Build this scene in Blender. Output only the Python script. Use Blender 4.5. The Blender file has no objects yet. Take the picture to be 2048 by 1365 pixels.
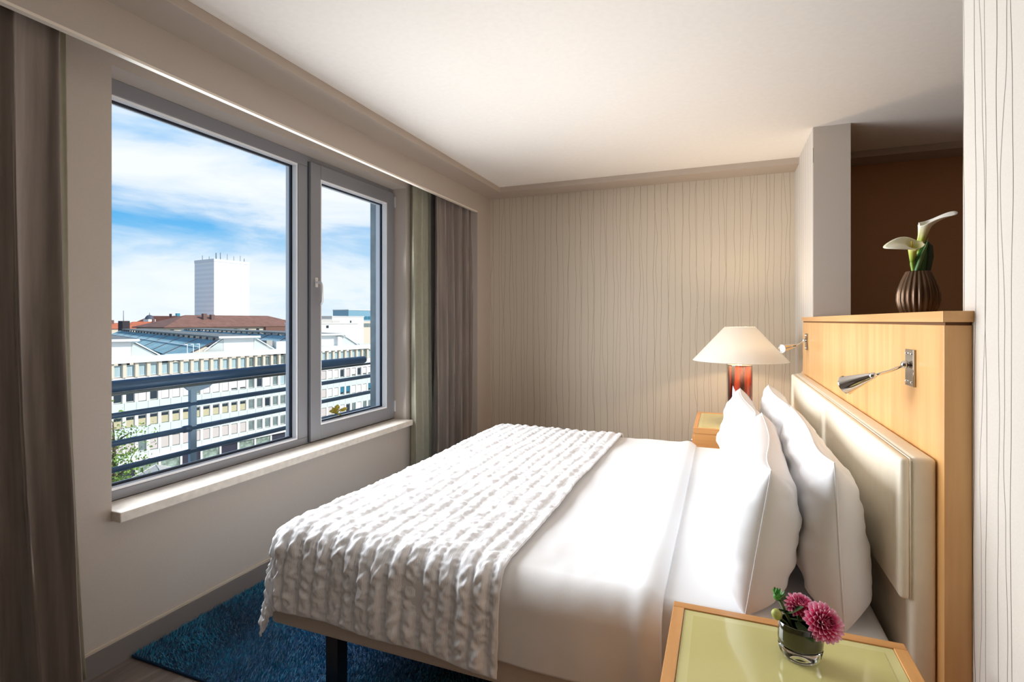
import bpy, bmesh, math, random
import numpy as np
from mathutils import Vector, Matrix, noise as mnoise
R = math.radians
random.seed(7)
rng = np.random.default_rng(11)
SC = bpy.context.scene
COL = SC.collection

# ---------------------------------------------------------------- camera
CAMZ = 1.35
FPX = 1059.0
cd = bpy.data.cameras.new('camera')
cam = bpy.data.objects.new('camera', cd)
COL.objects.link(cam)
cam.location = (0, 0, CAMZ)
cam.rotation_euler = (R(90), 0, R(21.7))
cd.sensor_width = 36.0
cd.lens = FPX / 2048 * 36.0
cd.shift_y = -40.5 / 2048
cd.clip_start = .05
cd.clip_end = 3000
SC.camera = cam

# ---------------------------------------------------------------- world, sun, daylight boost, exposure
SC.view_settings.view_transform = 'Standard'
SC.view_settings.look = 'None'
SC.view_settings.gamma = 1
SC.view_settings.use_curve_mapping = False
SC.view_settings.exposure = 0.08
SC.cycles.max_bounces = 10
SC.cycles.diffuse_bounces = 6
SC.cycles.transparent_max_bounces = 16
SC.cycles.use_denoising = True
SC.cycles.sample_clamp_indirect = 6


def lin(c):
    return tuple((x / 12.92 if x <= .04045 else ((x + .055) / 1.055) ** 2.4) for x in (v / 255 for v in c))


def N(nt, t, **kw):
    n = nt.nodes.new(t)
    for k, v in kw.items():
        setattr(n, k, v)
    return n


def M(nt, op, a, b=None, c=None, clamp=False):
    n = nt.nodes.new('ShaderNodeMath')
    n.operation = op
    n.use_clamp = clamp
    for i, v in enumerate((a, b, c)):
        if v is None:
            continue
        if hasattr(v, 'is_linked') or hasattr(v, 'links'):
            nt.links.new(v, n.inputs[i])
        else:
            n.inputs[i].default_value = v
    return n.outputs[0]


def ramp(nt, fac, stops, interp='LINEAR'):
    n = nt.nodes.new('ShaderNodeValToRGB')
    n.color_ramp.interpolation = interp
    e = n.color_ramp.elements
    while len(e) < len(stops):
        e.new(.5)
    for q, (p, c) in zip(e, stops):
        q.position = p
        q.color = (*c, 1) if len(c) == 3 else c
    nt.links.new(fac, n.inputs[0])
    return n.outputs[0]


def mixc(nt, fac, a, b, blend='MIX'):
    n = nt.nodes.new('ShaderNodeMix')
    n.data_type = 'RGBA'
    n.blend_type = blend
    for i, v in ((0, fac), (6, a), (7, b)):
        if hasattr(v, 'links'):
            nt.links.new(v, n.inputs[i])
        elif i == 0:
            n.inputs[i].default_value = v
        else:
            n.inputs[i].default_value = (*v, 1)
    return n.outputs[2]


def build_world():
    w = bpy.data.worlds.new('sky')
    SC.world = w
    w.use_nodes = True
    nt = w.node_tree
    bg = nt.nodes['Background']
    tc = N(nt, 'ShaderNodeTexCoord')
    sep = N(nt, 'ShaderNodeSeparateXYZ')
    nt.links.new(tc.outputs['Generated'], sep.inputs[0])
    x, y, z = sep.outputs
    hor = M(nt, 'SQRT', M(nt, 'ADD', M(nt, 'MULTIPLY', x, x), M(nt, 'MULTIPLY', y, y)))
    el = M(nt, 'DIVIDE', z, M(nt, 'MAXIMUM', hor, .15))          # tangent of the elevation
    # blue of the clear sky by elevation
    clear = ramp(nt, M(nt, 'MULTIPLY', el, 1.6, clamp=True), [(0, lin((205, 226, 238))), (.10, lin((168, 212, 240))), (.29, lin((70, 168, 228))), (.6, lin((112, 186, 238))), (1, lin((84, 150, 216)))])
    mp = N(nt, 'ShaderNodeMapping')
    mp.inputs['Scale'].default_value = (2.2, 2.2, 9.0)
    mp.inputs['Location'].default_value = (3.7, 1.2, .35)
    nt.links.new(tc.outputs['Generated'], mp.inputs[0])
    n1 = N(nt, 'ShaderNodeTexNoise')
    n1.inputs['Scale'].default_value = 1.5
    n1.inputs['Detail'].default_value = 9
    n1.inputs['Roughness'].default_value = .58
    n1.inputs['Distortion'].default_value = .35
    nt.links.new(mp.outputs[0], n1.inputs[0])
    # stratified cloud decks: one thick band, haze low down
    band = M(nt, 'EXPONENT', M(nt, 'MULTIPLY', M(nt, 'POWER', M(nt, 'DIVIDE', M(nt, 'SUBTRACT', el, .228), .045), 2), -1.0))
    low = M(nt, 'EXPONENT', M(nt, 'MULTIPLY', M(nt, 'POWER', M(nt, 'DIVIDE', M(nt, 'SUBTRACT', el, .055), .075), 2), -1.0))
    up = M(nt, 'EXPONENT', M(nt, 'MULTIPLY', M(nt, 'POWER', M(nt, 'DIVIDE', M(nt, 'SUBTRACT', el, .40), .08), 2), -1.0))
    dens = M(nt, 'ADD', M(nt, 'ADD', n1.outputs[0], M(nt, 'MULTIPLY', band, .34)), M(nt, 'ADD', M(nt, 'MULTIPLY', low, .20), M(nt, 'MULTIPLY', up, .10)))
    fac = ramp(nt, dens, [(.40, (0, 0, 0)), (.56, (.30, .30, .30)), (.70, (.80, .80, .80)), (.86, (.98, .98, .98))])
    cl = mixc(nt, fac, clear, lin((240, 243, 245)))
    nt.links.new(cl, bg.inputs[0])
    bg.inputs[1].default_value = 1.08


build_world()

s = bpy.data.lights.new('sun', 'SUN')
s.energy = 3.9
s.angle = R(.6)
s.color = (1, .95, .88)
so = bpy.data.objects.new('sun', s)
COL.objects.link(so)
so.rotation_euler = Vector((-.80, -.30, -.55)).to_track_quat('-Z', 'Y').to_euler()

# added lamps in the window opening boosting the daylight: three stacked bands, each tipped down a little like light from the sky
for k in range(3):
    a = bpy.data.lights.new('daylight_boost_lamp', 'AREA')
    a.shape = 'RECTANGLE'
    a.size = 1.95
    a.size_y = .54
    a.energy = 22.0
    a.color = (.93, .965, 1.0)
    a.spread = R(128)
    ao = bpy.data.objects.new('daylight_boost_lamp', a)
    COL.objects.link(ao)
    ao.location = (-2.262, 2.38, .94 + .545 * k)
    ao.rotation_euler = Vector((1, -.02, -.22)).to_track_quat('-Z', 'Y').to_euler()

# ---------------------------------------------------------------- helpers
MATS = {}


def mat(name, color=(.8, .8, .8), rough=.6, metal=0., var=0., vscale=8., bump=0., bscale=60., sheen=0., coat=0., stretch=None, trans=0., ior=1.45, spec=.5, var2=None, emit=None, estr=0.):
    if name in MATS:
        return MATS[name]
    m = bpy.data.materials.new(name)
    m.use_nodes = True
    nt = m.node_tree
    b = nt.nodes['Principled BSDF']
    b.inputs['Base Color'].default_value = (*color, 1)
    b.inputs['Roughness'].default_value = rough
    b.inputs['Metallic'].default_value = metal
    b.inputs['Specular IOR Level'].default_value = spec
    b.inputs['IOR'].default_value = ior
    b.inputs['Sheen Weight'].default_value = sheen
    b.inputs['Coat Weight'].default_value = coat
    b.inputs['Transmission Weight'].default_value = trans
    if emit:
        b.inputs['Emission Color'].default_value = (*emit, 1)
        b.inputs['Emission Strength'].default_value = estr
    tc = None
    if var or bump:
        tc = N(nt, 'ShaderNodeTexCoord')
        mp = N(nt, 'ShaderNodeMapping')
        if stretch:
            mp.inputs['Scale'].default_value = stretch
        nt.links.new(tc.outputs['Object'], mp.inputs[0])
    if var:
        n = N(nt, 'ShaderNodeTexNoise')
        n.inputs['Scale'].default_value = vscale
        n.inputs['Detail'].default_value = 5
        nt.links.new(mp.outputs[0], n.inputs[0])
        c2 = var2 or tuple(c * (1 - var) for c in color)
        c1 = tuple(min(1, c * (1 + var * .6)) for c in color)
        nt.links.new(ramp(nt, n.outputs[0], [(.32, c2), (.68, c1)]), b.inputs['Base Color'])
    if bump:
        n = N(nt, 'ShaderNodeTexNoise')
        n.inputs['Scale'].default_value = bscale
        n.inputs['Detail'].default_value = 4
        nt.links.new(mp.outputs[0], n.inputs[0])
        bp = N(nt, 'ShaderNodeBump')
        bp.inputs['Strength'].default_value = bump
        bp.inputs['Distance'].default_value = .004
        nt.links.new(n.outputs[0], bp.inputs['Height'])
        nt.links.new(bp.outputs[0], b.inputs['Normal'])
    MATS[name] = m
    return m


def wallpaper(name, axis, base, line, spacing=.042, width=.020):
    """plain paper with thin wandering vertical lines; axis: object-space axis across the lines"""
    m = bpy.data.materials.new(name)
    m.use_nodes = True
    nt = m.node_tree
    b = nt.nodes['Principled BSDF']
    b.inputs['Roughness'].default_value = .75
    b.inputs['Specular IOR Level'].default_value = .25
    tc = N(nt, 'ShaderNodeTexCoord')
    sep = N(nt, 'ShaderNodeSeparateXYZ')
    nt.links.new(tc.outputs['Object'], sep.inputs[0])
    x = sep.outputs['xyz'.index(axis)]
    z = sep.outputs[2]
    col = None
    mask = None
    for k, (sp, wd, off, amp, strength) in enumerate(((spacing, width, 0., .46, 1.), (spacing * 1.9, width * .62, .37, .46, .75))):
        q = M(nt, 'ADD', M(nt, 'DIVIDE', x, sp), off)
        cell = M(nt, 'FLOOR', q)
        fr = M(nt, 'FRACT', q)
        cv = N(nt, 'ShaderNodeCombineXYZ')
        nt.links.new(M(nt, 'MULTIPLY', cell, 13.37), cv.inputs[0])
        nt.links.new(M(nt, 'MULTIPLY', z, 1.6), cv.inputs[1])
        cv.inputs[2].default_value = k * 5.1
        n = N(nt, 'ShaderNodeTexNoise')
        n.inputs['Scale'].default_value = 1.0
        n.inputs['Detail'].default_value = 2.2
        nt.links.new(cv.outputs[0], n.inputs[0])
        wob = M(nt, 'MULTIPLY', M(nt, 'SUBTRACT', n.outputs[0], .5), amp * 2)
        d = M(nt, 'ABSOLUTE', M(nt, 'SUBTRACT', M(nt, 'SUBTRACT', fr, .5), wob))
        wn = N(nt, 'ShaderNodeTexNoise')
        wn.inputs['Scale'].default_value = 1.0
        cv2 = N(nt, 'ShaderNodeCombineXYZ')
        nt.links.new(M(nt, 'MULTIPLY', cell, 7.77), cv2.inputs[0])
        nt.links.new(M(nt, 'MULTIPLY', z, .9), cv2.inputs[1])
        nt.links.new(cv2.outputs[0], wn.inputs[0])
        ww = M(nt, 'MULTIPLY', M(nt, 'ADD', wn.outputs[0], .1), wd * 2)
        ln = M(nt, 'MULTIPLY', M(nt, 'LESS_THAN', d, ww), strength)
        mask = ln if mask is None else M(nt, 'MAXIMUM', mask, ln)
    nn = N(nt, 'ShaderNodeTexNoise')
    nn.inputs['Scale'].default_value = 240
    nt.links.new(tc.outputs['Object'], nn.inputs[0])
    bcol = ramp(nt, nn.outputs[0], [(.3, tuple(c * .95 for c in base)), (.7, base)])
    nt.links.new(mixc(nt, mask, bcol, line), b.inputs['Base Color'])
    bp = N(nt, 'ShaderNodeBump')
    bp.inputs['Strength'].default_value = .25
    bp.inputs['Distance'].default_value = .002
    nt.links.new(M(nt, 'SUBTRACT', 1., mask), bp.inputs['Height'])
    nt.links.new(bp.outputs[0], b.inputs['Normal'])
    return m


def woodmat(name, c1, c2, stretch, rough=.35, coat=.15, scale=1.0):
    m = bpy.data.materials.new(name)
    m.use_nodes = True
    nt = m.node_tree
    b = nt.nodes['Principled BSDF']
    b.inputs['Roughness'].default_value = rough
    b.inputs['Coat Weight'].default_value = coat
    b.inputs['Coat Roughness'].default_value = .2
    tc = N(nt, 'ShaderNodeTexCoord')
    mp = N(nt, 'ShaderNodeMapping')
    mp.inputs['Scale'].default_value = stretch
    nt.links.new(tc.outputs['Object'], mp.inputs[0])
    n = N(nt, 'ShaderNodeTexNoise')
    n.inputs['Scale'].default_value = scale
    n.inputs['Detail'].default_value = 7
    n.inputs['Roughness'].default_value = .6
    n.inputs['Distortion'].default_value = .25
    nt.links.new(mp.outputs[0], n.inputs[0])
    n2 = N(nt, 'ShaderNodeTexNoise')
    n2.inputs['Scale'].default_value = scale * .16
    n2.inputs['Detail'].default_value = 3
    nt.links.new(mp.outputs[0], n2.inputs[0])
    f = M(nt, 'ADD', M(nt, 'MULTIPLY', n.outputs[0], .55), M(nt, 'MULTIPLY', n2.outputs[0], .45))
    nt.links.new(ramp(nt, f, [(.36, c2), (.62, c1)]), b.inputs['Base Color'])
    return m


def translucent(name, color, fac, rough=.8, var=0.0):
    m = bpy.data.materials.new(name)
    m.use_nodes = True
    nt = m.node_tree
    nt.nodes.remove(nt.nodes['Principled BSDF'])
    out = nt.nodes['Material Output']
    d = N(nt, 'ShaderNodeBsdfDiffuse')
    t = N(nt, 'ShaderNodeBsdfTranslucent')
    mx = N(nt, 'ShaderNodeMixShader')
    mx.inputs[0].default_value = fac
    d.inputs[0].default_value = (*color, 1)
    t.inputs[0].default_value = (*color, 1)
    if var:
        tc = N(nt, 'ShaderNodeTexCoord')
        w = N(nt, 'ShaderNodeTexNoise')
        w.inputs['Scale'].default_value = 25
        w.inputs['Detail'].default_value = 6
        nt.links.new(tc.outputs['Object'], w.inputs[0])
        c = ramp(nt, w.outputs[0], [(.3, tuple(v * (1 - var) for v in color)), (.7, color)])
        nt.links.new(c, d.inputs[0])
        nt.links.new(c, t.inputs[0])
    nt.links.new(d.outputs[0], mx.inputs[1])
    nt.links.new(t.outputs[0], mx.inputs[2])
    nt.links.new(mx.outputs[0], out.inputs[0])
    return m


def glassmat(name, tint=(1, 1, 1), refl=.06):
    m = bpy.data.materials.new(name)
    m.use_nodes = True
    nt = m.node_tree
    nt.nodes.remove(nt.nodes['Principled BSDF'])
    out = nt.nodes['Material Output']
    t = N(nt, 'ShaderNodeBsdfTransparent')
    t.inputs[0].default_value = (*tint, 1)
    g = N(nt, 'ShaderNodeBsdfGlossy')
    g.inputs['Roughness'].default_value = .02
    fr = N(nt, 'ShaderNodeLayerWeight')
    fr.inputs[0].default_value = .12
    mx = N(nt, 'ShaderNodeMixShader')
    nt.links.new(M(nt, 'MULTIPLY', fr.outputs['Fresnel'], refl * 6, clamp=True), mx.inputs[0])
    nt.links.new(t.outputs[0], mx.inputs[1])
    nt.links.new(g.outputs[0], mx.inputs[2])
    nt.links.new(mx.outputs[0], out.inputs[0])
    return m


def link(name, me, m, parent=None, loc=None, rot=None, smooth=False):
    if m is not None and len(me.materials) == 0:
        me.materials.append(m)
    o = bpy.data.objects.new(name, me)
    COL.objects.link(o)
    o.parent = parent
    if loc is not None:
        o.location = loc
    if rot is not None:
        o.rotation_euler = rot
    if smooth:
        me.polygons.foreach_set('use_smooth', [True] * len(me.polygons))
    return o


def pymesh(name, v, f, m, parent=None, smooth=False, **kw):
    me = bpy.data.meshes.new(name)
    me.from_pydata([tuple(map(float, p)) for p in v], [], [tuple(map(int, q)) for q in f])
    me.update()
    return link(name, me, m, parent, smooth=smooth, **kw)


def boxmesh(name, boxes, bevel=0., seg=2):
    """boxes: list of (lo, hi)"""
    bm = bmesh.new()
    for lo, hi in boxes:
        g = bmesh.ops.create_cube(bm, size=1)
        c = [(p + q) / 2 for p, q in zip(lo, hi)]
        sz = [abs(q - p) for p, q in zip(lo, hi)]
        for vv in g['verts']:
            vv.co = Vector((vv.co.x * sz[0] + c[0], vv.co.y * sz[1] + c[1], vv.co.z * sz[2] + c[2]))
    if bevel:
        bmesh.ops.bevel(bm, geom=list(bm.edges), offset=bevel, segments=seg, affect='EDGES', profile=.5)
    me = bpy.data.meshes.new(name)
    bm.to_mesh(me)
    bm.free()
    return me


def box(name, lo, hi, m, parent=None, bevel=0., seg=2, smooth=False):
    return link(name, boxmesh(name, [(lo, hi)], bevel, seg), m, parent, smooth=smooth)


def boxes(name, bs, m, parent=None, bevel=0.):
    return link(name, boxmesh(name, bs, bevel), m, parent)


def tube_data(path, rad, n=10, caps=True):
    path = [Vector(p) for p in path]
    if not hasattr(rad, '__len__'):
        rad = [rad] * len(path)
    v, f = [], []
    up = None
    for i, p in enumerate(path):
        t = (path[min(i + 1, len(path) - 1)] - path[max(i - 1, 0)]).normalized()
        if up is None:
            up = Vector((0, 0, 1)) if abs(t.z) < .9 else Vector((1, 0, 0))
        s_ = t.cross(up).normalized()
        up = s_.cross(t).normalized()
        for k in range(n):
            an = 2 * math.pi * k / n
            v.append(p + (s_ * math.cos(an) + up * math.sin(an)) * rad[i])
    for i in range(len(path) - 1):
        for k in range(n):
            f.append((i * n + k, i * n + (k + 1) % n, (i + 1) * n + (k + 1) % n, (i + 1) * n + k))
    if caps:
        f.append(tuple(range(n))[::-1])
        f.append(tuple(range((len(path) - 1) * n, len(path) * n)))
    return v, f


def tube(name, path, rad, m, parent=None, n=10, smooth=True):
    v, f = tube_data(path, rad, n)
    return pymesh(name, v, f, m, parent, smooth=smooth)


def lathe_data(prof, n=32, ribs=0, ribamp=0., sy=1.0):
    v, f = [], []
    for (r, z) in prof:
        for k in range(n):
            an = 2 * math.pi * k / n
            rr = r * (1 + (ribamp * (abs(math.cos(an * ribs / 2)) - .6) if ribs else 0))
            v.append((rr * math.cos(an), rr * math.sin(an) * sy, z))
    for i in range(len(prof) - 1):
        for k in range(n):
            f.append((i * n + k, i * n + (k + 1) % n, (i + 1) * n + (k + 1) % n, (i + 1) * n + k))
    return v, f


def lathe(name, prof, m, parent=None, n=32, smooth=True, ribs=0, ribamp=0., sy=1.0, loc=None, rot=None):
    v, f = lathe_data(prof, n, ribs, ribamp, sy)
    return pymesh(name, v, f, m, parent, smooth=smooth, loc=loc, rot=rot)


def tag(o, label=None, cat=None, group=None, kind=None):
    if label:
        o['label'] = label
    if cat:
        o['category'] = cat
    if group:
        o['group'] = group
    if kind:
        o['kind'] = kind
    return o


def thing(name, loc=(0, 0, 0), rz=0., label=None, cat=None, group=None, kind=None):
    o = bpy.data.objects.new(name, None)
    COL.objects.link(o)
    o.empty_display_size = .1
    o.location = loc
    o.rotation_euler = (0, 0, rz)
    return tag(o, label, cat, group, kind)


def vnoise(x, y, seed=0):
    """smooth value noise on numpy arrays"""
    g = np.random.default_rng(seed).random((256, 256))
    xi = np.floor(x).astype(int)
    yi = np.floor(y).astype(int)
    fx = x - xi
    fy = y - yi
    fx = fx * fx * (3 - 2 * fx)
    fy = fy * fy * (3 - 2 * fy)
    q = lambda i, j: g[i % 256, j % 256]
    return (q(xi, yi) * (1 - fx) + q(xi + 1, yi) * fx) * (1 - fy) + (q(xi, yi + 1) * (1 - fx) + q(xi + 1, yi + 1) * fx) * fy - .5


def gridmesh(name, P, m, parent=None, smooth=True, closed=False):
    """P: (nu, nv, 3) array"""
    nu, nv = P.shape[:2]
    idx = np.arange(nu * nv).reshape(nu, nv)
    q = np.stack([idx[:-1, :-1], idx[1:, :-1], idx[1:, 1:], idx[:-1, 1:]], -1).reshape(-1, 4)
    me = bpy.data.meshes.new(name)
    me.vertices.add(nu * nv)
    me.vertices.foreach_set('co', P.reshape(-1).astype(np.float32))
    me.loops.add(q.size)
    me.loops.foreach_set('vertex_index', q.reshape(-1).astype(np.int32))
    me.polygons.add(len(q))
    me.polygons.foreach_set('loop_start', np.arange(0, q.size, 4, dtype=np.int32))
    me.update(calc_edges=True)
    me.validate()
    return link(name, me, m, parent, smooth=smooth)


def normals(P):
    du = np.gradient(P, axis=0)
    dv = np.gradient(P, axis=1)
    n = np.cross(du, dv)
    return n / np.maximum(np.linalg.norm(n, axis=2, keepdims=True), 1e-9)


# ---------------------------------------------------------------- key dimensions (metres)
XW = -2.22          # window wall
XP = -2.02          # front of the curtain box
XC = -1.823         # inner edge of the soffit
YB = 4.53           # back wall
YC = 4.298
ZS, ZC = 2.482, 2.527
XH = .4546          # face of the wooden partition behind the bed
XF = -2.34          # inner face of the window frame
WY0, WY1 = 1.345, 3.414
WZ0, WZ1 = .605, 2.352

PAINT = mat('paint_beige', lin((190, 179, 168)), .8, var=.03, vscale=180, bump=.05, bscale=300)
PAPER_X = wallpaper('wallpaper_back', 'x', lin((206, 194, 176)), lin((166, 150, 130)), .056, .022)
PAPER_Y = wallpaper('wallpaper_side', 'y', lin((214, 206, 196)), lin((80, 64, 52)), .052, .018)
CEIL = mat('ceiling_white', lin((246, 240, 232)), .85, var=.02, vscale=40)
SOFFIT = mat('soffit_beige', lin((184, 170, 156)), .7)
BASE = mat('baseboard_grey', lin((126, 118, 114)), .45)
CREAMLINE = mat('pelmet_lip', lin((238, 228, 214)), .5)
CONC = mat('concrete', lin((188, 196, 194)), .9, var=.2, vscale=9, bump=.3)

# ---------------------------------------------------------------- setting
XR, YN = 2.5, -2.6
fl = tag(box('floor', (XW - .02, YN, -.12), (XR, YB, -.016), mat('subfloor', (.12, .1, .09), .8)), 'grey brown wooden plank floor', 'floor', kind='structure')
PL = [woodmat('plank_%s' % k, lin(c1), lin(c2), (26, 2.2, 8), .45, .1, 1.1) for k, (c1, c2) in enumerate((((150, 136, 128), (104, 92, 86)), ((140, 126, 118), (96, 84, 78)), ((158, 143, 134), (112, 99, 92))))]
pw = .19
pms = [boxmesh('plank', [((.0008, .001, -.016), (pw - .0008, 1.799, 0))], .0012, 1) for _ in range(3)]
for me, m in zip(pms, PL):
    me.materials.append(m)
k = 0
xx = XW
while xx < .52:
    yy = YN + (k * .61) % 1.8 - 1.8
    while yy < YB:
        if yy > -.4:
            if yy + 1.8 <= YB:
                o = link('plank', random.choice(pms), None, fl, loc=(xx, yy, 0))
            else:
                me = boxmesh('plank', [((.0008, .001, -.016), (pw - .0008, YB - yy - .001, 0))])
                link('plank', me, random.choice(PL), fl, loc=(xx, yy, 0))
        yy += 1.8
    xx += pw
    k += 1

tag(boxes('wall_left', [((XW - .30, YN, -.1), (XW, WY0, 2.7)), ((XW - .30, WY1, -.1), (XW, YB + .1, 2.7)),
                        ((XW - .30, WY0, -.1), (XW, WY1, WZ0 - .04)), ((XW - .30, WY0, WZ1), (XW, WY1, 2.7)),
                        ((XW, 4.245, 0), (XP, YB, ZS))], PAINT), 'beige painted window wall', 'wall', kind='structure')
tag(box('wall_back', (XW, YB, -.1), (XR, YB + .12, 2.7), PAPER_X), 'beige back wall papered with thin wandering vertical lines', 'wall', kind='structure')
tag(box('ceiling', (XW, YN, ZC), (XR, YB, ZC + .1), CEIL), 'smooth white ceiling', 'ceiling', kind='structure')
tag(box('wall_right', (.505, YN, 0), (.63, 1.49, ZC), PAPER_Y), 'pale side wall with dark wandering lines beside the headboard end', 'wall', kind='structure')
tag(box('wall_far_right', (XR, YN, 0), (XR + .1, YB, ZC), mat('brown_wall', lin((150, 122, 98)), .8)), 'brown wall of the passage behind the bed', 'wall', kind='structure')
tag(box('wall_front', (XW, YN - .1, 0), (XR, YN, ZC), CEIL), 'white wall behind the viewer', 'wall', kind='structure')
pil = thing('wall_pillar', (.51, 3.67, 0), label='narrow beige wall pier at the far end of the headboard', cat='wall', kind='structure')
box('pier', (0.003, 0, 0), (.197, YB - 3.67, ZC), PAINT, pil)
box('wallpaper_panel', (0, .002, 0), (.003, YB - 3.67, ZC), PAPER_Y, pil)

t1 = thing('trim_1', (XP, 0, 0), label='beige curtain pelmet box along the window wall', cat='trim', kind='structure')
box('pelmet_board', (-.022, YN, 2.322), (0, 4.245, ZS), PAINT, t1)
box('pelmet_lip', (-.024, YN, 2.312), (.001, 4.245, 2.322), CREAMLINE, t1)  # lip painted off-white: window light along the board's edge put into the colour
tag(box('trim_2', (XW, YN, ZS), (XC, YB, ZC), SOFFIT, bevel=.004), 'stepped beige cornice above the curtain pelmet', 'trim', kind='structure')
tag(boxes('trim_3', [((XC, YC, ZS), (.51, YB, ZC)), ((.707, YC, ZS), (XR, YB, ZC))], SOFFIT), 'stepped beige cornice along the back wall', 'trim', kind='structure')
bb = thing('baseboard_left', (XW, 0, 0), label='grey baseboard under the window', cat='baseboard', kind='structure')
box('board', (0, YN, 0), (.014, 4.245, .088), BASE, bb)
box('top_bead', (0, YN, .088), (.009, 4.245, .102), mat('bead', lin((196, 182, 162)), .5), bb, bevel=.002)
tag(box('baseboard_back', (XP, YB - .014, 0), (.51, YB, .1), BASE), 'grey baseboard along the papered back wall', 'baseboard', kind='structure')

# ---------------------------------------------------------------- window
FRAME = mat('window_frame_grey', lin((138, 139, 144)), .32, metal=.15)
ALU = mat('glazing_bead_light', lin((248, 250, 252)), .25)
GASK = mat('gasket_dark', lin((38, 44, 58)), .5)
GLASS = glassmat('window_glass', (.985, .995, 1.0))
STEEL = mat('brushed_steel', (.80, .81, .83), .34, metal=.85)
CHROME = mat('chrome', (.80, .78, .75), .08, metal=1.)
STONE = mat('sill_stone', lin((226, 216, 202)), .35, var=.12, vscale=30, bump=.08, bscale=80)

win = thing('window_1', (XF, 0, 0), label='grey framed window with a fixed pane and a narrow opening casement', cat='window', kind='structure')
fd = -.085   # frame depth
FB0, FT0 = .645, 2.286
MY0, MY1 = 2.451, 2.532
box('outer_frame', (fd, WY0, WZ0), (0, WY0 + .062, WZ1), FRAME, win, .003)
box('outer_frame', (fd, WY1 - .05, WZ0), (0, WY1, WZ1), FRAME, win, .003)
box('outer_frame', (fd, WY0 + .062, WZ0), (0, WY1 - .05, FB0), FRAME, win, .003)
box('outer_frame', (fd, WY0 + .062, FT0), (0, WY1 - .05, WZ1), FRAME, win, .003)
box('mullion', (fd, MY0, FB0), (0, MY1 + .01, FT0), FRAME, win, .003)


def bead_ring(parent, y0, y1, z0, z1, x0, x1, w, m, name):
    boxes(name, [((x0, y0, z0), (x1, y0 + w, z1)), ((x0, y1 - w, z0), (x1, y1, z1)), ((x0, y0 + w, z0), (x1, y1 - w, z0 + w)), ((x0, y0 + w, z1 - w), (x1, y1 - w, z1))], m, parent)


fy0, fy1 = WY0 + .062, MY0
bead_ring(win, fy0, fy1, FB0, FT0, -.036, -.006, .011, ALU, 'glazing_bead')
bead_ring(win, fy0 + .002, fy1 - .002, FB0 + .002, FT0 - .002, -.052, -.040, .018, GASK, 'gasket')
bead_ring(win, fy0, fy1, FB0, FT0, -.085, -.053, .012, ALU, 'outer_bead')
box('fixed_pane', (-.040, fy0 + .003, FB0 + .003), (-.036, fy1 - .003, FT0 - .003), GLASS, win)
# opening casement, proud of the frame
sy0, sy1, sz0, sz1 = 2.532, WY1 - .004, .612, 2.318
sp = .088
box('sash_frame', (-.06, sy0, sz0), (.020, sy0 + sp, sz1), FRAME, win, .004)
box('sash_frame', (-.06, sy1 - sp, sz0), (.020, sy1, sz1), FRAME, win, .004)
box('sash_frame', (-.06, sy0 + sp, sz0), (.020, sy1 - sp, sz0 + sp), FRAME, win, .004)
box('sash_frame', (-.06, sy0 + sp, sz1 - sp), (.020, sy1 - sp, sz1), FRAME, win, .004)
box('shadow_gap', (-.012, sy0 - .006, sz0), (.0012, sy0, sz1), GASK, win)
gy0, gy1, gz0, gz1 = sy0 + sp, sy1 - sp, sz0 + sp, sz1 - sp
bead_ring(win, gy0, gy1, gz0, gz1, -.020, .014, .011, ALU, 'glazing_bead')
bead_ring(win, gy0 + .001, gy1 - .001, gz0 + .001, gz1 - .001, -.036, -.024, .017, GASK, 'gasket')
bead_ring(win, gy0, gy1, gz0, gz1, -.075, -.04, .012, ALU, 'outer_bead')
box('casement_pane', (-.026, gy0 + .003, gz0 + .003), (-.022, gy1 - .003, gz1 - .003), GLASS, win)
# handle on the casement stile
hy, hz = sy0 + .044, 1.585
hd = box('handle_plate', (.020, hy - .013, hz - .03), (.026, hy + .013, hz + .03), STEEL, win, .003)
tube('handle_lever', [(.026, hy, hz), (.05, hy, hz), (.058, hy, hz - .006), (.062, hy + .002, hz - .02), (.062, hy + .003, hz - .12), (.054, hy + .003, hz - .132), (.044, hy + .003, hz - .136)], .008, STEEL, hd, 10)
for z in (.66, 2.21):
    box('hinge', (.016, sy1 - .004, z), (.030, sy1 + .010, z + .085), STEEL, win, .004)
sill = box('window_sill', (0, WY0 - .002, WZ0 - .04), (XW + .055 - XF, WY1 + .012, WZ0), STONE, win, .004)
box('outer_ledge', (-.2, WY0 + .01, WZ0 - .035), (fd, WY1 - .01, .618), mat('ledge_metal', lin((120, 128, 136)), .4, metal=.3), win)
box('outer_reveal', (-.182, WY1 - .028, WZ0), (fd - .001, WY1 - .001, WZ1), CONC, win)

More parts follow.
